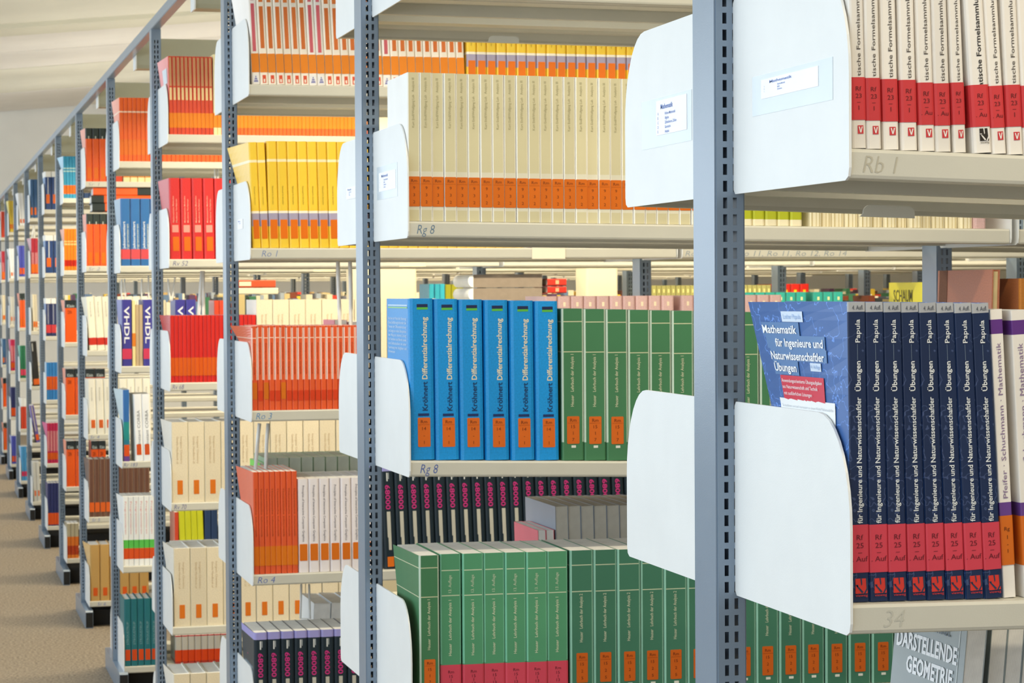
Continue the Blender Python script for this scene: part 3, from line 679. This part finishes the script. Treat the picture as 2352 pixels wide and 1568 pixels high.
style('ltblue', 'paperback', 'light blue paperback with pink label', (150, 200, 240), (76, 152, 208), d=.16, label=(.13, .27, .1, .95, (206, 50, 92), None, OT))
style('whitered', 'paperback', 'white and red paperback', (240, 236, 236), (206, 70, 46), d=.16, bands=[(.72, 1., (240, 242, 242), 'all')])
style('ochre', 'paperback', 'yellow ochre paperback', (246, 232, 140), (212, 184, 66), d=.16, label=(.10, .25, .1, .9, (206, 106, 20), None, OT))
style('pagesrear', 'textbook', 'grey textbook, pages outward,', (150, 158, 168), d=.20, pages=mat((206, 202, 190), .85, 'pages', 0))
style('pinkrear', 'paperback', 'small pink paperback, pages outward,', (224, 110, 124), d=.16)
style('whiterear', 'textbook', 'white textbook, pages outward,', (226, 230, 232), d=.19)
style('neon', 'paperback', 'neon green paperback, pages outward,', (120, 220, 70), d=.17)
style('greenrear', 'textbook', 'grey-green textbook, pages outward,', (150, 176, 140), d=.19, pages=mat((206, 212, 196), .85, 'pages', 0))
style('limebook', 'paperback', 'lime green paperback with cream foot', (180, 186, 40), d=.16, bands=[(0, .05, (238, 228, 196), 'all')])
style('clothwhite', 'hardback', 'cream ribbed hardback', (236, 226, 196), d=.16, decals=[(.15, .25, 0, 1, (200, 184, 140)), (.5, .56, 0, 1, (206, 190, 146)), (.75, .82, 0, 1, (200, 184, 140))])
style('schaum', 'textbook', 'yellow textbook with tall capitals', (236, 226, 60), d=.20)
style('tealfar', 'hardback', 'teal hardback with cream top', (52, 158, 146), d=.17, decals=[(.4, .6, .9, .94, (220, 210, 160))], kind='cloth')
style('redyellow', 'paperback', 'red paperback with yellow emblem', (206, 40, 28), d=.17, decals=[(.1, .9, .75, .86, (240, 196, 30)), (.3, .6, .86, .92, (240, 196, 30))])
style('khaki', 'hardback', 'khaki hardback with yellow dot', (170, 166, 104), d=.17, decals=[(.35, .65, .90, .95, (240, 226, 150))], kind='cloth')
style('cyanfar', 'textbook', 'cyan textbook', (120, 196, 236), (60, 178, 206), d=.17)
style('olivefar', 'hardback', 'olive green hardback', (160, 160, 44), d=.17)
style('bigbinder', 'binder', 'thick orange book with black end', (234, 120, 70), (234, 98, 44), d=.17)

# --- nearest rack
run(1, 1, 'formula', [1952, 1990, 2021], h=.24, lean=-.022, setb=.006)
run(1, 1, 'formula', [2029, 2071, 2105], h=.24, lean=-.026, setb=.008)
run(1, 1, 'formula_au', [2110, 2147, 2184], h=.24, lean=-.033, setb=.008)
run(1, 1, 'formula', [2184, 2214], h=.24, lean=-.040, setb=.008)
run(1, 1, 'formula_old', [2232, 2276], h=.24, lean=-.062, setb=.006)
run(1, 1, 'formula_au', [2277, 2310], h=.24, lean=-.062, setb=.006)
run(1, 1, 'formula', [2316, 2352, 2388], h=.24, lean=-.05, setb=.006)
run(1, 2, 'papula', [1955.6, 1997.7, 2039.5, 2083.6, 2125.7, 2170, 2214.9, 2262, 2304], ytop=696, lean=[-.010, -.050], flare=.020, setb=.010, jit=.0006, wf=.915)
run(1, 2, 'pfeifer', [2306, 2335], ytop=711, lean=-.052, setb=.012)
run(1, 2, 'pfeifer', [2353, 2388, 2420], ytop=713, lean=-.052, setb=.012)
run(1, 3, 'darstell', [2160, 2208], h=.292, rear=True, lean=.10, y_off=-.035, flare=0)
run(1, 3, 'silver', [2224, 2262, 2300, 2340, 2380], h=.288, rear=True, lean=.09, y_off=-.02)

# --- second rack
run(2, 1, 'endl', rngx(935, 1698, 28), ytop=178, setb=.008, jit=.002)
run(2, 1, 'limebook', [1700, 1728, 1757, 1786, 1815, 1845], h=.20, setb=.01, jit=.002)
run(2, 1, 'clothwhite', rngx(1856, 2232, 13), h=.20, setb=.02, jit=.008)
run(2, 1, 'pinkhard', [2234, 2262], h=.21, setb=.01)
run(2, 2, 'kroh', [941, 999, 1056, 1116, 1174, 1231, 1288], ytop=690, lean=-.006, setb=.008)
run(2, 2, 'heuser', rngx(1292, 1848, 11), ytop=715, setb=.008)
run(2, 3, 'heuser', [965, 1012], h=.223, setb=.006, flare=.006)
run(2, 3, 'heuser13', [1012, 1064, 1111, 1157, 1208, 1258, 1310], h=.224, setb=.010)
run(2, 3, 'heuser2', rngx(1311, 2110, 15), h=.2245, setb=.010)
run(2, 2, 'brown', [2268, 2286], h=.311, fore=True, lean=.03)
run(2, 2, 'brownspine', [2342, 2364, 2386, 2408], h=.298)
run(2, 2, 'whiterear', rngx(1290, 1470, 6), h=.218, rear=True, y_off=.02)
run(2, 3, 'pinkrear', [1243, 1262, 1281], h=.222, rear=True, lean=-.02)
run(2, 3, 'pagesrear', [1284, 1310, 1336, 1362, 1388, 1416, 1446, 1478, 1510, 1545, 1580], h=.262, rear=True, lean=-.02)

# --- third rack
xs = rngx(574, 1069, 26)
for a, b, key in ((0, 1, 'stripe_pink'), (1, 7, 'stripe'), (7, 9, 'stripe_pink'), (9, 16, 'stripe'), (16, 17, 'stripe_pink'), (17, 26, 'stripe')):
    run(3, 0, key, xs[a:b+1], h=.235, lean=-.044 if a < 14 else -.03, setb=.008, detail=2, flare=.010 if a == 0 else 0)
run(3, 0, 'yellow', rngx(1072, 1532, 20), h=.236, setb=.008)
run(3, 1, 'yellow', [576, 594, 614], ytop=327, lean=-.035, setb=.010, flare=.02)
run(3, 1, 'yellow', rngx(614, 1208, 26), ytop=327.5, lean=-.022, setb=.008)
xs = rngx(579.5, 830, 19)
run(3, 2, 'redwhite_o', xs[0:2], ytop=750, setb=.008, flare=.02); run(3, 2, 'redwhite', xs[1:3], ytop=748, setb=.008); run(3, 2, 'redwhite_o', xs[2:4], ytop=749, setb=.008)
run(3, 2, 'redwhite', xs[3:6], ytop=748, setb=.008); run(3, 2, 'redwhite_o', xs[5:7], ytop=748, setb=.008); run(3, 2, 'redwhite', xs[6:], ytop=748, setb=.008)
run(3, 2, 'pinkhard', rngx(1252, 1790, 18), ytop=679, setb=.012)
run(3, 2, 'schaum', [2122, 2150, 2180], ytop=648, setb=.012)
run(3, 3, 'orange8', rngx(584, 685, 8), ytop=1083, setb=.008, flare=.010, lean=-.006)
run(3, 3, 'graphics', rngx(686, 858, 7), ytop=1098, setb=.008, lean=-.004)
run(3, 3, 'm68', rngx(884, 1500, 21), h=.238, setb=.012, lean=-.035)
run(3, 4, 'm68', rngx(582, 862, 9), ytop=1447, setb=.008, flare=.004)
run(3, 2, 'pinkrear', [770, 800], h=.195, rear=True)
run(3, 2, 'whiterear', [802, 850], h=.190, rear=True)
run(3, 4, 'whiterear', [712, 752, 790, 830], h=.245, rear=True, lean=.05)

# --- fourth rack
run(4, 0, 'red11', rngx(389.7, 491, 11), ytop=130, lean=-.012, flare=.010, setb=.008, detail=1)
run(4, 0, 'creamtall', [491, 500, 509], ytop=125, setb=.008, detail=1)
run(4, 0, 'orange_thin', rngx(543, 870, 37), h=.19, setb=.008, detail=1)
run(4, 1, 'redthick', rngx(391, 547, 6), ytop=409.5, lean=-.010, flare=.010, setb=.008)
run(4, 2, 'darkred', rngx(392, 589, 21), ytop=724, flare=.010, setb=.008, detail=1)
run(4, 2, 'boxset', rngx(590.5, 1004, 11), ytop=687, setb=.010)
run(4, 3, 'boxset', rngx(395.5, 849, 12), ytop=965, setb=.008, flare=.010)
run(4, 4, 'boxset', rngx(400.5, 855, 12), ytop=1252, setb=.008, flare=.010)
run(4, 5, 'boxset', rngx(401, 552, 4), ytop=1545, setb=.008, flare=.010)
run(4, 2, 'tealfar', rngx(1712, 1925, 9), ytop=671, setb=.012, detail=1)

run(4, 4, 'whiterear', rngx(405, 520, 3), h=.197, rear=True)
run(3, 3, 'neon', [599, 609], h=.222, rear=True)
run(3, 3, 'greenrear', rngx(611, 860, 9), h=.234, rear=True)
# --- fifth rack
run(5, 0, 'orangeline', rngx(274, 512, 24), ytop=226, setb=.008, flare=.010, detail=1)
run(5, 1, 'objekt', rngx(278, 369, 4), ytop=456, setb=.008, flare=.008)
run(5, 2, 'vhdl', [281, 304.5], ytop=688, setb=.008, flare=.004)
run(5, 2, 'yellow_thin', [304.5, 312], ytop=690, setb=.008, detail=1)
run(5, 2, 'tan_thin', [312, 320, 329], ytop=700, setb=.012, detail=1)
run(5, 2, 'vhdl', [329.5, 352.5], ytop=688, setb=.008)
run(5, 2, 'vhdl', [404, 428, 452], ytop=688, setb=.008)
run(5, 2, 'redorange', [493, 505, 517], ytop=690, setb=.01, detail=1)
run(5, 3, 'bluegreen', [284, 298.6], ytop=895, setb=.008, flare=.02)
run(5, 3, 'corba', [311, 329.5, 349], ytop=905, lean=-.022, setb=.008)
run(5, 4, 'greenband', rngx(282.5, 355, 6), ytop=1140, setb=.008, flare=.010)
run(5, 4, 'redorange', [402, 411], h=.19, setb=.01, detail=1)
run(5, 4, 'lime', rngx(412, 469, 4), h=.2, lean=-.03, setb=.01)
run(5, 4, 'navy', [470, 485, 501], h=.2, setb=.01, detail=1)
run(5, 5, 'teal', rngx(284, 377, 6), ytop=1374, setb=.008)
run(5, 5, 'redstripe', rngx(403, 523, 8), ytop=1457, setb=.01, detail=1)
run(5, 2, 'khaki', rngx(1492, 1770, 25), ytop=655, setb=.012, detail=1)
run(5, 2, 'redyellow', rngx(1776, 1860, 4), ytop=652, setb=.012, detail=1)
run(5, 2, 'cyanfar', [987, 1000, 1012, 1022], ytop=652, setb=.012, detail=1)
run(5, 2, 'olivefar', rngx(1024, 1066, 3), ytop=653, setb=.012, detail=1)

# --- sixth rack
run(6, 0, 'binder', [195.5, 211.6, 227.6, 243.6, 259.6], ytop=294.6, setb=.008, flare=.01)
run(6, 0, 'redorange', [264, 282], h=.21, setb=.01, detail=1)
run(6, 0, 'creamtall', rngx(283, 350, 4), h=.21, setb=.01, detail=1)
run(6, 1, 'binder', [198.7, 214, 230, 246, 262], ytop=491, setb=.008, flare=.004)
run(6, 2, 'whitelean', rngx(200, 344, 8), ytop=681, lean=-.055, setb=.008, flare=.01)
run(6, 3, 'white3', rngx(201.5, 348, 8), ytop=870, lean=-.02, setb=.008)
run(6, 4, 'brown4', rngx(205, 345, 11), ytop=1053, setb=.008, flare=.010)
run(6, 5, 'tanbig', rngx(208, 343, 6), ytop=1249, setb=.008, flare=.02)
# --- seventh to twelfth racks: only their aisle ends show
run(7, 0, 'blueband', rngx(143.5, 179, 5), ytop=359, setb=.008, flare=.02, detail=1)
run(7, 0, 'navy', rngx(182, 250, 6), h=.19, setb=.01, detail=0)
run(7, 1, 'orangered', rngx(144.5, 181, 5), ytop=525.5, setb=.008, flare=.010, detail=1)
run(7, 2, 'klein', [147, 175], ytop=689, setb=.008, flare=.008)
run(7, 3, 'klein', [149, 171, 194], ytop=846.6, setb=.008, flare=.004)
run(7, 3, 'klein', [195, 219, 243], ytop=846.6, setb=.008)
run(7, 4, 'klein', [150.5, 171.5, 193], ytop=1012, setb=.008, flare=.004)
run(7, 4, 'klein', [210, 222, 245], ytop=1012, setb=.008)
run(7, 5, 'tanorange', [152, 161, 170, 179], ytop=1202, setb=.008, flare=.006, detail=1)
run(8, 0, 'navywhite', [104, 119.5, 135], ytop=394, setb=.008, flare=.006, detail=1)
run(8, 1, 'navywhite', [104.5, 124, 143], ytop=540, setb=.008, flare=.006, detail=1)
run(8, 2, 'navyred', [106, 118, 130], ytop=685, setb=.008, flare=.004, detail=1)
run(8, 3, 'blueplain', rngx(106.5, 134, 4), ytop=832, setb=.008, detail=1)
run(8, 4, 'crimson', rngx(108, 135, 4), ytop=971, setb=.008, flare=.02, detail=1)
run(8, 5, 'navyorange', rngx(109, 137, 4), ytop=1109, setb=.008, flare=.004, detail=1)
run(9, 0, 'steelblue', [70.5, 79, 87], ytop=412, setb=.008, flare=.006, detail=1)
run(9, 1, 'claret', [72, 80, 88], ytop=547, setb=.008, flare=.02, detail=1)
run(9, 2, 'beigelean', [76, 81, 87], ytop=676, lean=-.02, setb=.008, detail=1)
run(9, 3, 'blacklean', [78, 92], ytop=784, lean=-.07, setb=.008, detail=1)
run(9, 4, 'purplelean', [83, 92], ytop=930, lean=-.16, setb=.008, detail=1)
run(9, 5, 'greyplain', [78, 86, 94], ytop=1061, lean=-.03, setb=.008, detail=1)
for k, keys in ((10, ['whiteplain', 'blueviolet', 'binder', 'greenplain', 'whitered', 'ltblue']), (11, ['ochre', 'whiteplain', 'greyplain', 'crimson', 'navyorange', 'blueviolet']),
                (12, ['redorange', 'claret', 'beigelean', 'steelblue', 'klein', 'binder'])):
    for i, key in enumerate(keys):
        xe = proj((LIPX, RY[k]-DYF, LV[k][i]))[0]
        run(k, i, key, [xe+1, xe+7.5, xe+14], h=.22+.012*((i*5+k) % 3), lean=-.05 if key in ('whiteplain', 'ochre') else -.01, setb=.01, detail=1, flare=.01)

# lying stack of orange and black books on top of the sixth rack's row
for j, (xa, xb, y0, y1, xc) in enumerate(((212, 236, 473, 490, 0), (210, 236, 455, 472.5, 0), (214, 345, 436, 454.5, 309))):
    Y = RY[6]-DYF+.012; A = unp(xa, y1, Y); B = unp(max(xb, 236), y0, Y); hgt = B.z-A.z; L = .262
    zb = LV[6][1]+.2375+j*.0345
    root = new_obj('binder', None, None, (A.x, Y, zb)); 
    tag(root, ['lowest', 'middle', 'topmost'][j]+' orange book lying flat on the row, second shelf, sixth rack', 'book', 'books lying flat on the sixth rack')
    dark = (0, .055) if j < 2 else (.19, L)
    bm = bmesh.new(); hh = .034
    for (a, b, mi) in (((dark[0], dark[1], 1), (dark[1], L, 0)) if j < 2 else ((0, dark[0], 0), (dark[0], L, 1))):
        prism(bm, [(0, .004), (.004, .0), (.17, 0), (.17, .0025), (.006, .0025), (.006, hh-.0025), (.17, hh-.0025), (.17, hh), (.004, hh), (0, hh-.004)], 'x', a, b, mi)
    new_obj('cover', bm_mesh(bm, 'cover', [mat((234, 98, 44), .38), mat((46, 54, 54), .38)]), root)
    bm = bmesh.new(); box(bm, .004, L-.004, .008, .166, .0026, hh-.0026); new_obj('page_block', bm_mesh(bm, 'page_block', M_PAGES), root)
# red books lying on the beige volumes further back, and the red roll-edged pair behind the hardbacks
def lying(k, x0, x1, y0, y1, col, label, pages=True, band=None, Yo=.02):
    Y = RY[k]-DYF+Yo; A = unp(x0, y1, Y); B = unp(x1, y0, Y); L = B.x-A.x; hh = B.z-A.z
    root = new_obj('hardback', None, None, (A.x, Y, A.z)); tag(root, label, 'book')
    bm = bmesh.new(); t = hh*.09
    prism(bm, [(0, hh*.15), (hh*.12, .0), (.17, 0), (.17, t), (hh*.2, t), (hh*.2, hh-t), (.17, hh-t), (.17, hh), (hh*.12, hh), (0, hh*.85)], 'x', 0, L)
    new_obj('cover', bm_mesh(bm, 'cover', mat(col, .38)), root)
    bm = bmesh.new(); box(bm, .004, L-.004, hh*.22, .164, t*1.05, hh-t*1.05); new_obj('page_block', bm_mesh(bm, 'page_block', M_PAGES), root)
    if band:
        a, b, c = band; bm = bmesh.new(); box(bm, a*L, b*L, -.0006, .0005, hh*.22, hh*.8); new_obj('spine_label', bm_mesh(bm, 'spine_label', mat(c, .5)), root)
lying(4, 548, 633, 643, 660.5, (226, 92, 56), 'red-orange hardback lying on a cream book behind the third rack', band=(.02, .34, (244, 222, 190)))
lying(4, 540, 639, 661, 676, (236, 226, 196), 'cream hardback lying flat under the red-orange one behind the third rack')
lying(4, 1258, 1301, 658, 673, (206, 52, 40), 'lower red book of the lying pair behind the blue hardbacks', band=(.42, .6, (230, 170, 130)))
lying(4, 1258, 1301, 640, 656, (212, 58, 44), 'upper red book of the lying pair behind the blue hardbacks', band=(.42, .6, (230, 170, 130)))
# grey rounded archive volumes behind the blue hardbacks
Y = RY[4]-DYF+.03
for y0, y1, lab in ((661, 690, 'lower grey archive volume lying behind the blue hardbacks'), (630, 660, 'upper grey archive volume lying behind the blue hardbacks')):
    A = unp(1075, y1, Y); B = unp(1245, y0, Y); hh = B.z-A.z; L = B.x-A.x
    root = new_obj('archive_volume', None, None, (A.x, Y, A.z)); tag(root, lab, 'book', 'archive volumes lying behind the blue hardbacks')
    bm = bmesh.new(); prism(bm, [(0, .0), (.2, 0), (.2, hh), (0, hh)], 'x', .016, L); new_obj('page_block', bm_mesh(bm, 'page_block', mat((150, 136, 122), .9, 'pages', 0)), root)
    bm = bmesh.new(); n = 8; prism(bm, [(.016-.016*math.sin(math.pi*t/n), hh*(1-math.cos(math.pi*t/n))/2) for t in range(n+1)], 'y', -.003, .2); new_obj('spine', bm_mesh(bm, 'spine', M_WHITE), root)

# ------------------------------------------------------------------ printed covers that face the aisle
def side_text(bm, X, k, x, y, tx, size=None, length=None, bold=0., mi=0, root=None):
    Q = unp_x(x, y, X)
    put_text(bm, tx, lambda a, q: (X, Q.y-a, Q.z+q), size=size, length=length, bold=bold, mi=mi)
def attach(name, bm, mats, root):
    me = bm_mesh(bm, name, mats); o = new_obj(name, me, root)
    bpy.context.view_layer.update(); o.matrix_parent_inverse = root.matrix_world.inverted(); return o
def on_cover(root, w, flare, d, h, pts_fn=None): pass
def side_panel(bm, X, x0, x1, y0, y1, mi, dx=0.):
    a = unp_x(x0, y0, X); b = unp_x(x1, y0, X); c = unp_x(x0, y1, X)
    n = 6
    g = [[bm.verts.new((X+dx, a.y+(b.y-a.y)*i/n, a.z+(c.z-a.z)*j/n)) for i in range(n+1)] for j in range(n+1)]
    for j in range(n):
        for i in range(n): bm.faces.new((g[j][i], g[j][i+1], g[j+1][i+1], g[j+1][i])).material_index = mi
def warp(o_bm, root, flare, d, h, eps):
    """bend printed shapes onto the slightly splayed front cover (local coordinates of the book)"""
    inv = root.matrix_world.inverted()
    for v in o_bm.verts:
        p = inv @ v.co
        x = -flare*max(0, min(1, p.y/d))*max(0, min(1, (p.z-.152)/(h-.152))) - eps
        v.co = Vector((x, p.y, p.z))
bpy.context.view_layer.update()
root, w, h, d = BOOKS[(1, 2, 'papula', 1)]
X = root.location.x-.004
bm = bmesh.new()
for (x0, x1, y0, y1, mi) in ((1782, 1852, 738, 768, 0), (1786, 1900, 768, 798, 0), (1790, 1902, 798, 826, 0), (1792, 1842, 826, 858, 0), (1822, 1861, 714, 738, 1), (1867, 1889, 833, 852, 1), (1801, 1893, 860, 916, 2), (1791, 1915, 912, 1010, 3)):
    side_panel(bm, X, x0, x1, y0, y1, mi)
warp(bm, root, .020, d, h, .0009)
new_obj('cover_panels', bm_mesh(bm, 'cover_panels', [mat((98, 136, 186), .38, 'paper', 0), mat((214, 228, 246), .4, 'paper', 0), mat((216, 62, 84), .4, 'paper', 0), mat((246, 248, 250), .5, 'paper', 0)]), root)
bm = bmesh.new()
def L_(x0, x1): return abs(unp_x(x0, 800, X).y-unp_x(x1, 800, X).y)
for (tx, x0, x1, y, sz, b, mi) in (('Mathematik', 1784, 1848, 763, .0098, .02, 0), ('für Ingenieure und', 1804, 1897, 794, .0098, .02, 0), ('Naturwissenschaftler', 1791, 1898, 823, .0098, .02, 0), ('Übungen', 1794, 1839, 850, .0098, .02, 0),
                          ('Lothar Papula', 1826, 1858, 731, .0056, 0, 1), ('4. Auflage', 1869, 1888, 846, .0045, 0, 1), ('Anwendungsorientierte Übungsaufgaben', 1804, 1890, 876, .0044, 0, 0), ('aus Naturwissenschaft und Technik', 1804, 1880, 890, .0044, 0, 0),
                          ('mit ausführlichen Lösungen', 1805, 1866, 905, .0044, 0, 0), ('Sie studieren und sind interessiert an einem Werk Mathematik für', 1796, 1912, 932, .0034, 0, 2)):
    side_text(bm, X, 1, x0, y, tx, size=sz, length=L_(x0, x1), bold=b, mi=mi)
warp(bm, root, .020, d, h, .0016)
new_obj('cover_title', bm_mesh(bm, 'cover_title', [mat((250, 252, 255), .5, 'paper', 0), mat((150, 182, 226), .5, 'paper', 0), mat((190, 196, 202), .5, 'paper', 0)]), root)

root, w, h, d = BOOKS[(1, 3, 'darstell', 1)]
bpy.context.view_layer.update()
inv = root.matrix_world.inverted()
bm = bmesh.new()
def fore_text(tx, z, y, ln, sz, b, mi):               # local: cover x=0 plane, y from far (0 is near fore edge)
    put_text(bm, tx, lambda a, q: (-.0012, y-a, z+q), length=ln, size=sz, bold=b, mi=mi)
fore_text('M. Schmidt', .2745, .118, .085, .0200, .006, 1)
fore_text('DARSTELLENDE', .2500, .152, .138, .0230, .03, 0)
fore_text('GEOMETRIE', .2270, .125, .105, .0230, .03, 0)
fore_text('mit Stereobildern', .2010, .145, .115, .0170, 0, 1)
new_obj('cover_title', bm_mesh(bm, 'cover_title', [mat((250, 252, 255), .4, 'paper', 0), mat((104, 116, 128), .5, 'paper', 0)]), root)
bm = bmesh.new(); 
bm.faces.new([bm.verts.new((-.0006, y, z)) for y, z in ((.012, .0), (.0135, .0), (.0135, h), (.012, h))])
new_obj('cover_rule', bm_mesh(bm, 'cover_rule', mat((222, 228, 228), .4, 'paper', 0)), root)

root, w, h, d = BOOKS[(2, 2, 'kroh', 1)]
bm = bmesh.new()
for j in range(9):
    put_text(bm, ['Band eins der Reihe über Rechnung', 'Diese Einführung behandelt alle', 'Themen der Differentialrechnung', 'und zeigt an vielen Beispielen', 'den Weg zur sicheren Lösung', 'für Studium und Beruf sowie', 'zum Selbststudium mit einer', 'Sammlung von Aufgaben und', 'Hinweisen'][j],
             lambda a, q: (-.0006, d-.012-a, h*.90-.0062*j*1.05-.008+q), length=d*(.82 if j < 8 else .3), size=.0062)
box(bm, -.0006, -.0003, .010, d-.012, h*.955, h*.962)
new_obj('cover_text', bm_mesh(bm, 'cover_text', mat((214, 232, 246), .5, 'paper', 0)), root)
bm = bmesh.new(); box(bm, -.0006, -.0003, .010, d-.012, h*.940, h*.949); new_obj('cover_rule', bm_mesh(bm, 'cover_rule', mat((150, 206, 140), .5, 'paper', 0)), root)

root, w, h, d = BOOKS[(3, 2, 'schaum', 1)]
bm = bmesh.new(); put_text(bm, 'SCHAUM', lambda a, q: (-.0006, d*.86-a, h*.83+q*1.9), length=d*.55, size=.022, bold=.01)
new_obj('cover_title', bm_mesh(bm, 'cover_title', mat((96, 92, 36), .5, 'paper', 0)), root)
root, w, h, d = BOOKS[(3, 4, 'm68', 1)]
bm = bmesh.new(); put_text(bm, '68000', lambda a, q: (-.0006, d*.86-a, h*.74+q), length=d*.34, size=.026, bold=.03)
new_obj('cover_title', bm_mesh(bm, 'cover_title', mat((214, 80, 150), .5, 'paper', 0)), root)
bm = bmesh.new()
for j in range(5): put_text(bm, 'Assembler Programmierung', lambda a, q: (-.0006, d*.80-a, h*.64-.011*j+q), length=d*.7, size=.012)
new_obj('cover_text', bm_mesh(bm, 'cover_text', mat((170, 190, 204), .5, 'paper', 0)), root)
root, w, h, d = BOOKS[(2, 2, 'brown', 1)]
bm = bmesh.new(); box(bm, -.0006, -.0002, .165, .195, 0, h); new_obj('cloth_strip', bm_mesh(bm, 'cloth_strip', mat((126, 88, 72), .8, 'cloth', 0)), root)
root, w, h, d = BOOKS[(4, 0, 'red11', 1)]
bm = bmesh.new(); bm.faces.new([bm.verts.new((-.010*(y/d)*(max(0,z-.152)/(h-.152))-.0008, y, z)) for y, z in ((.03, .152), (.125, .152), (.125, h*.86), (.03, h*.86))])
new_obj('cover_panel', bm_mesh(bm, 'cover_panel', mat((214, 224, 232), .5, 'paper', 0)), root)

# ------------------------------------------------------------------ wire book supports
def wire(k, pts, Y, label, r=.0022):
    P = [unp(x, y, Y) for x, y in pts]
    bm = bmesh.new(); tube(bm, [p+Vector((0, (0 if j in (0, len(P)-1) else 0), 0)) for j, p in enumerate(P)], r)
    for f in bm.faces: f.smooth = True
    o = new_obj('wire_book_support', bm_mesh(bm, 'wire_book_support', M_CHROME)); tag(o, label, 'book support', 'chrome wire book supports')
wire(3, [(776, 600), (777, 640), (780, 720), (781, 752), (806, 752), (806, 700), (805, 640), (804, 600)], RY[3]-DYF+.10, 'chrome wire support clipped above the worn red-orange paperbacks', .0046)
wire(3, [(596, 972), (592, 1010), (586, 1085), (610, 1085), (613, 1010), (616, 972)], RY[3]-DYF+.10, 'chrome wire support clipped above the orange paperbacks on the fourth shelf', .0042)
wire(3, [(692, 1341), (690, 1420), (712, 1420), (710, 1341)], RY[3]-DYF+.15, 'chrome wire support clipped above the black processor books near the aisle', .0026)
wire(4, [(464, 622), (458, 700), (456, 724), (468, 724), (467, 680), (466, 622)], RY[4]-DYF+.10, 'chrome wire support clipped above the thin crimson paperbacks', .0055)
wire(5, [(280, 640), (279, 692), (289, 692), (286, 640)], RY[5]-DYF+.06, 'chrome wire support above the first purple textbook', .003)
wire(5, [(326, 640), (325, 692), (342, 692), (341, 632)], RY[5]-DYF+.06, 'chrome wire support above the second purple textbook', .003)
wire(5, [(386, 640), (390, 690), (396, 690), (402, 636)], RY[5]-DYF+.06, 'chrome wire support between purple textbooks behind the fourth rack post', .003)
wire(5, [(494, 346), (494, 412), (501, 412), (500, 350)], RY[5]-DYF+.05, 'white wire support above the thick red hardbacks', .004)
wire(9, [(77, 520), (73, 550), (79, 550), (79, 520)], RY[9]-DYF+.05, 'white wire support over the claret paperbacks in the ninth rack', .005)

# ------------------------------------------------------------------ far book rows glimpsed between the shelves
PAL = [(206, 196, 168), (120, 60, 40), (70, 76, 84), (190, 170, 120), (206, 60, 44), (96, 120, 150), (224, 214, 190), (60, 110, 80), (180, 150, 96), (150, 158, 166), (226, 190, 60), (90, 60, 90)]
bm = bmesh.new(); rg = random.Random(5)
def far_row(k, i, xa, xb, hmin=.19, hmax=.245):
    x = xa
    while x < xb:
        w = rg.uniform(.016, .038); hh = rg.uniform(hmin, hmax)
        busy = any(kk == k and ii == i and r_[0].location.x-.02 < x+w and x < r_[0].location.x+r_[1]+.02 for (kk, ii, _, _), r_ in BOOKS.items())
        for b in range(NBAY[k]):
            if x < LIPX+(b+1)*BAY+.002 and x+w > LIPX+b*BAY+LIPL-.002: busy = True
        if rg.random() > .06 and not busy: box(bm, x, x+w*.95, RY[k]-DYF+.012, RY[k]-DYF+.17, LV[k][i], LV[k][i]+hh, rg.randrange(len(PAL)))
        x += w
for k in range(4, 11):
    x_start = {4: 2.45, 5: 2.62}.get(k, X0+.25)
    far_row(k, 2, x_start, X0+NBAY[k]*BAY-.02)
    far_row(k, 1, X0+.3, X0+NBAY[k]*BAY-.02, .19, .24) if k >= 6 else None
o = new_obj('distant_books', bm_mesh(bm, 'distant_books', [mat(c, .5) for c in PAL]))
tag(o, 'mixed far books glimpsed in the gaps between the rear racks', 'books', None, 'stuff')
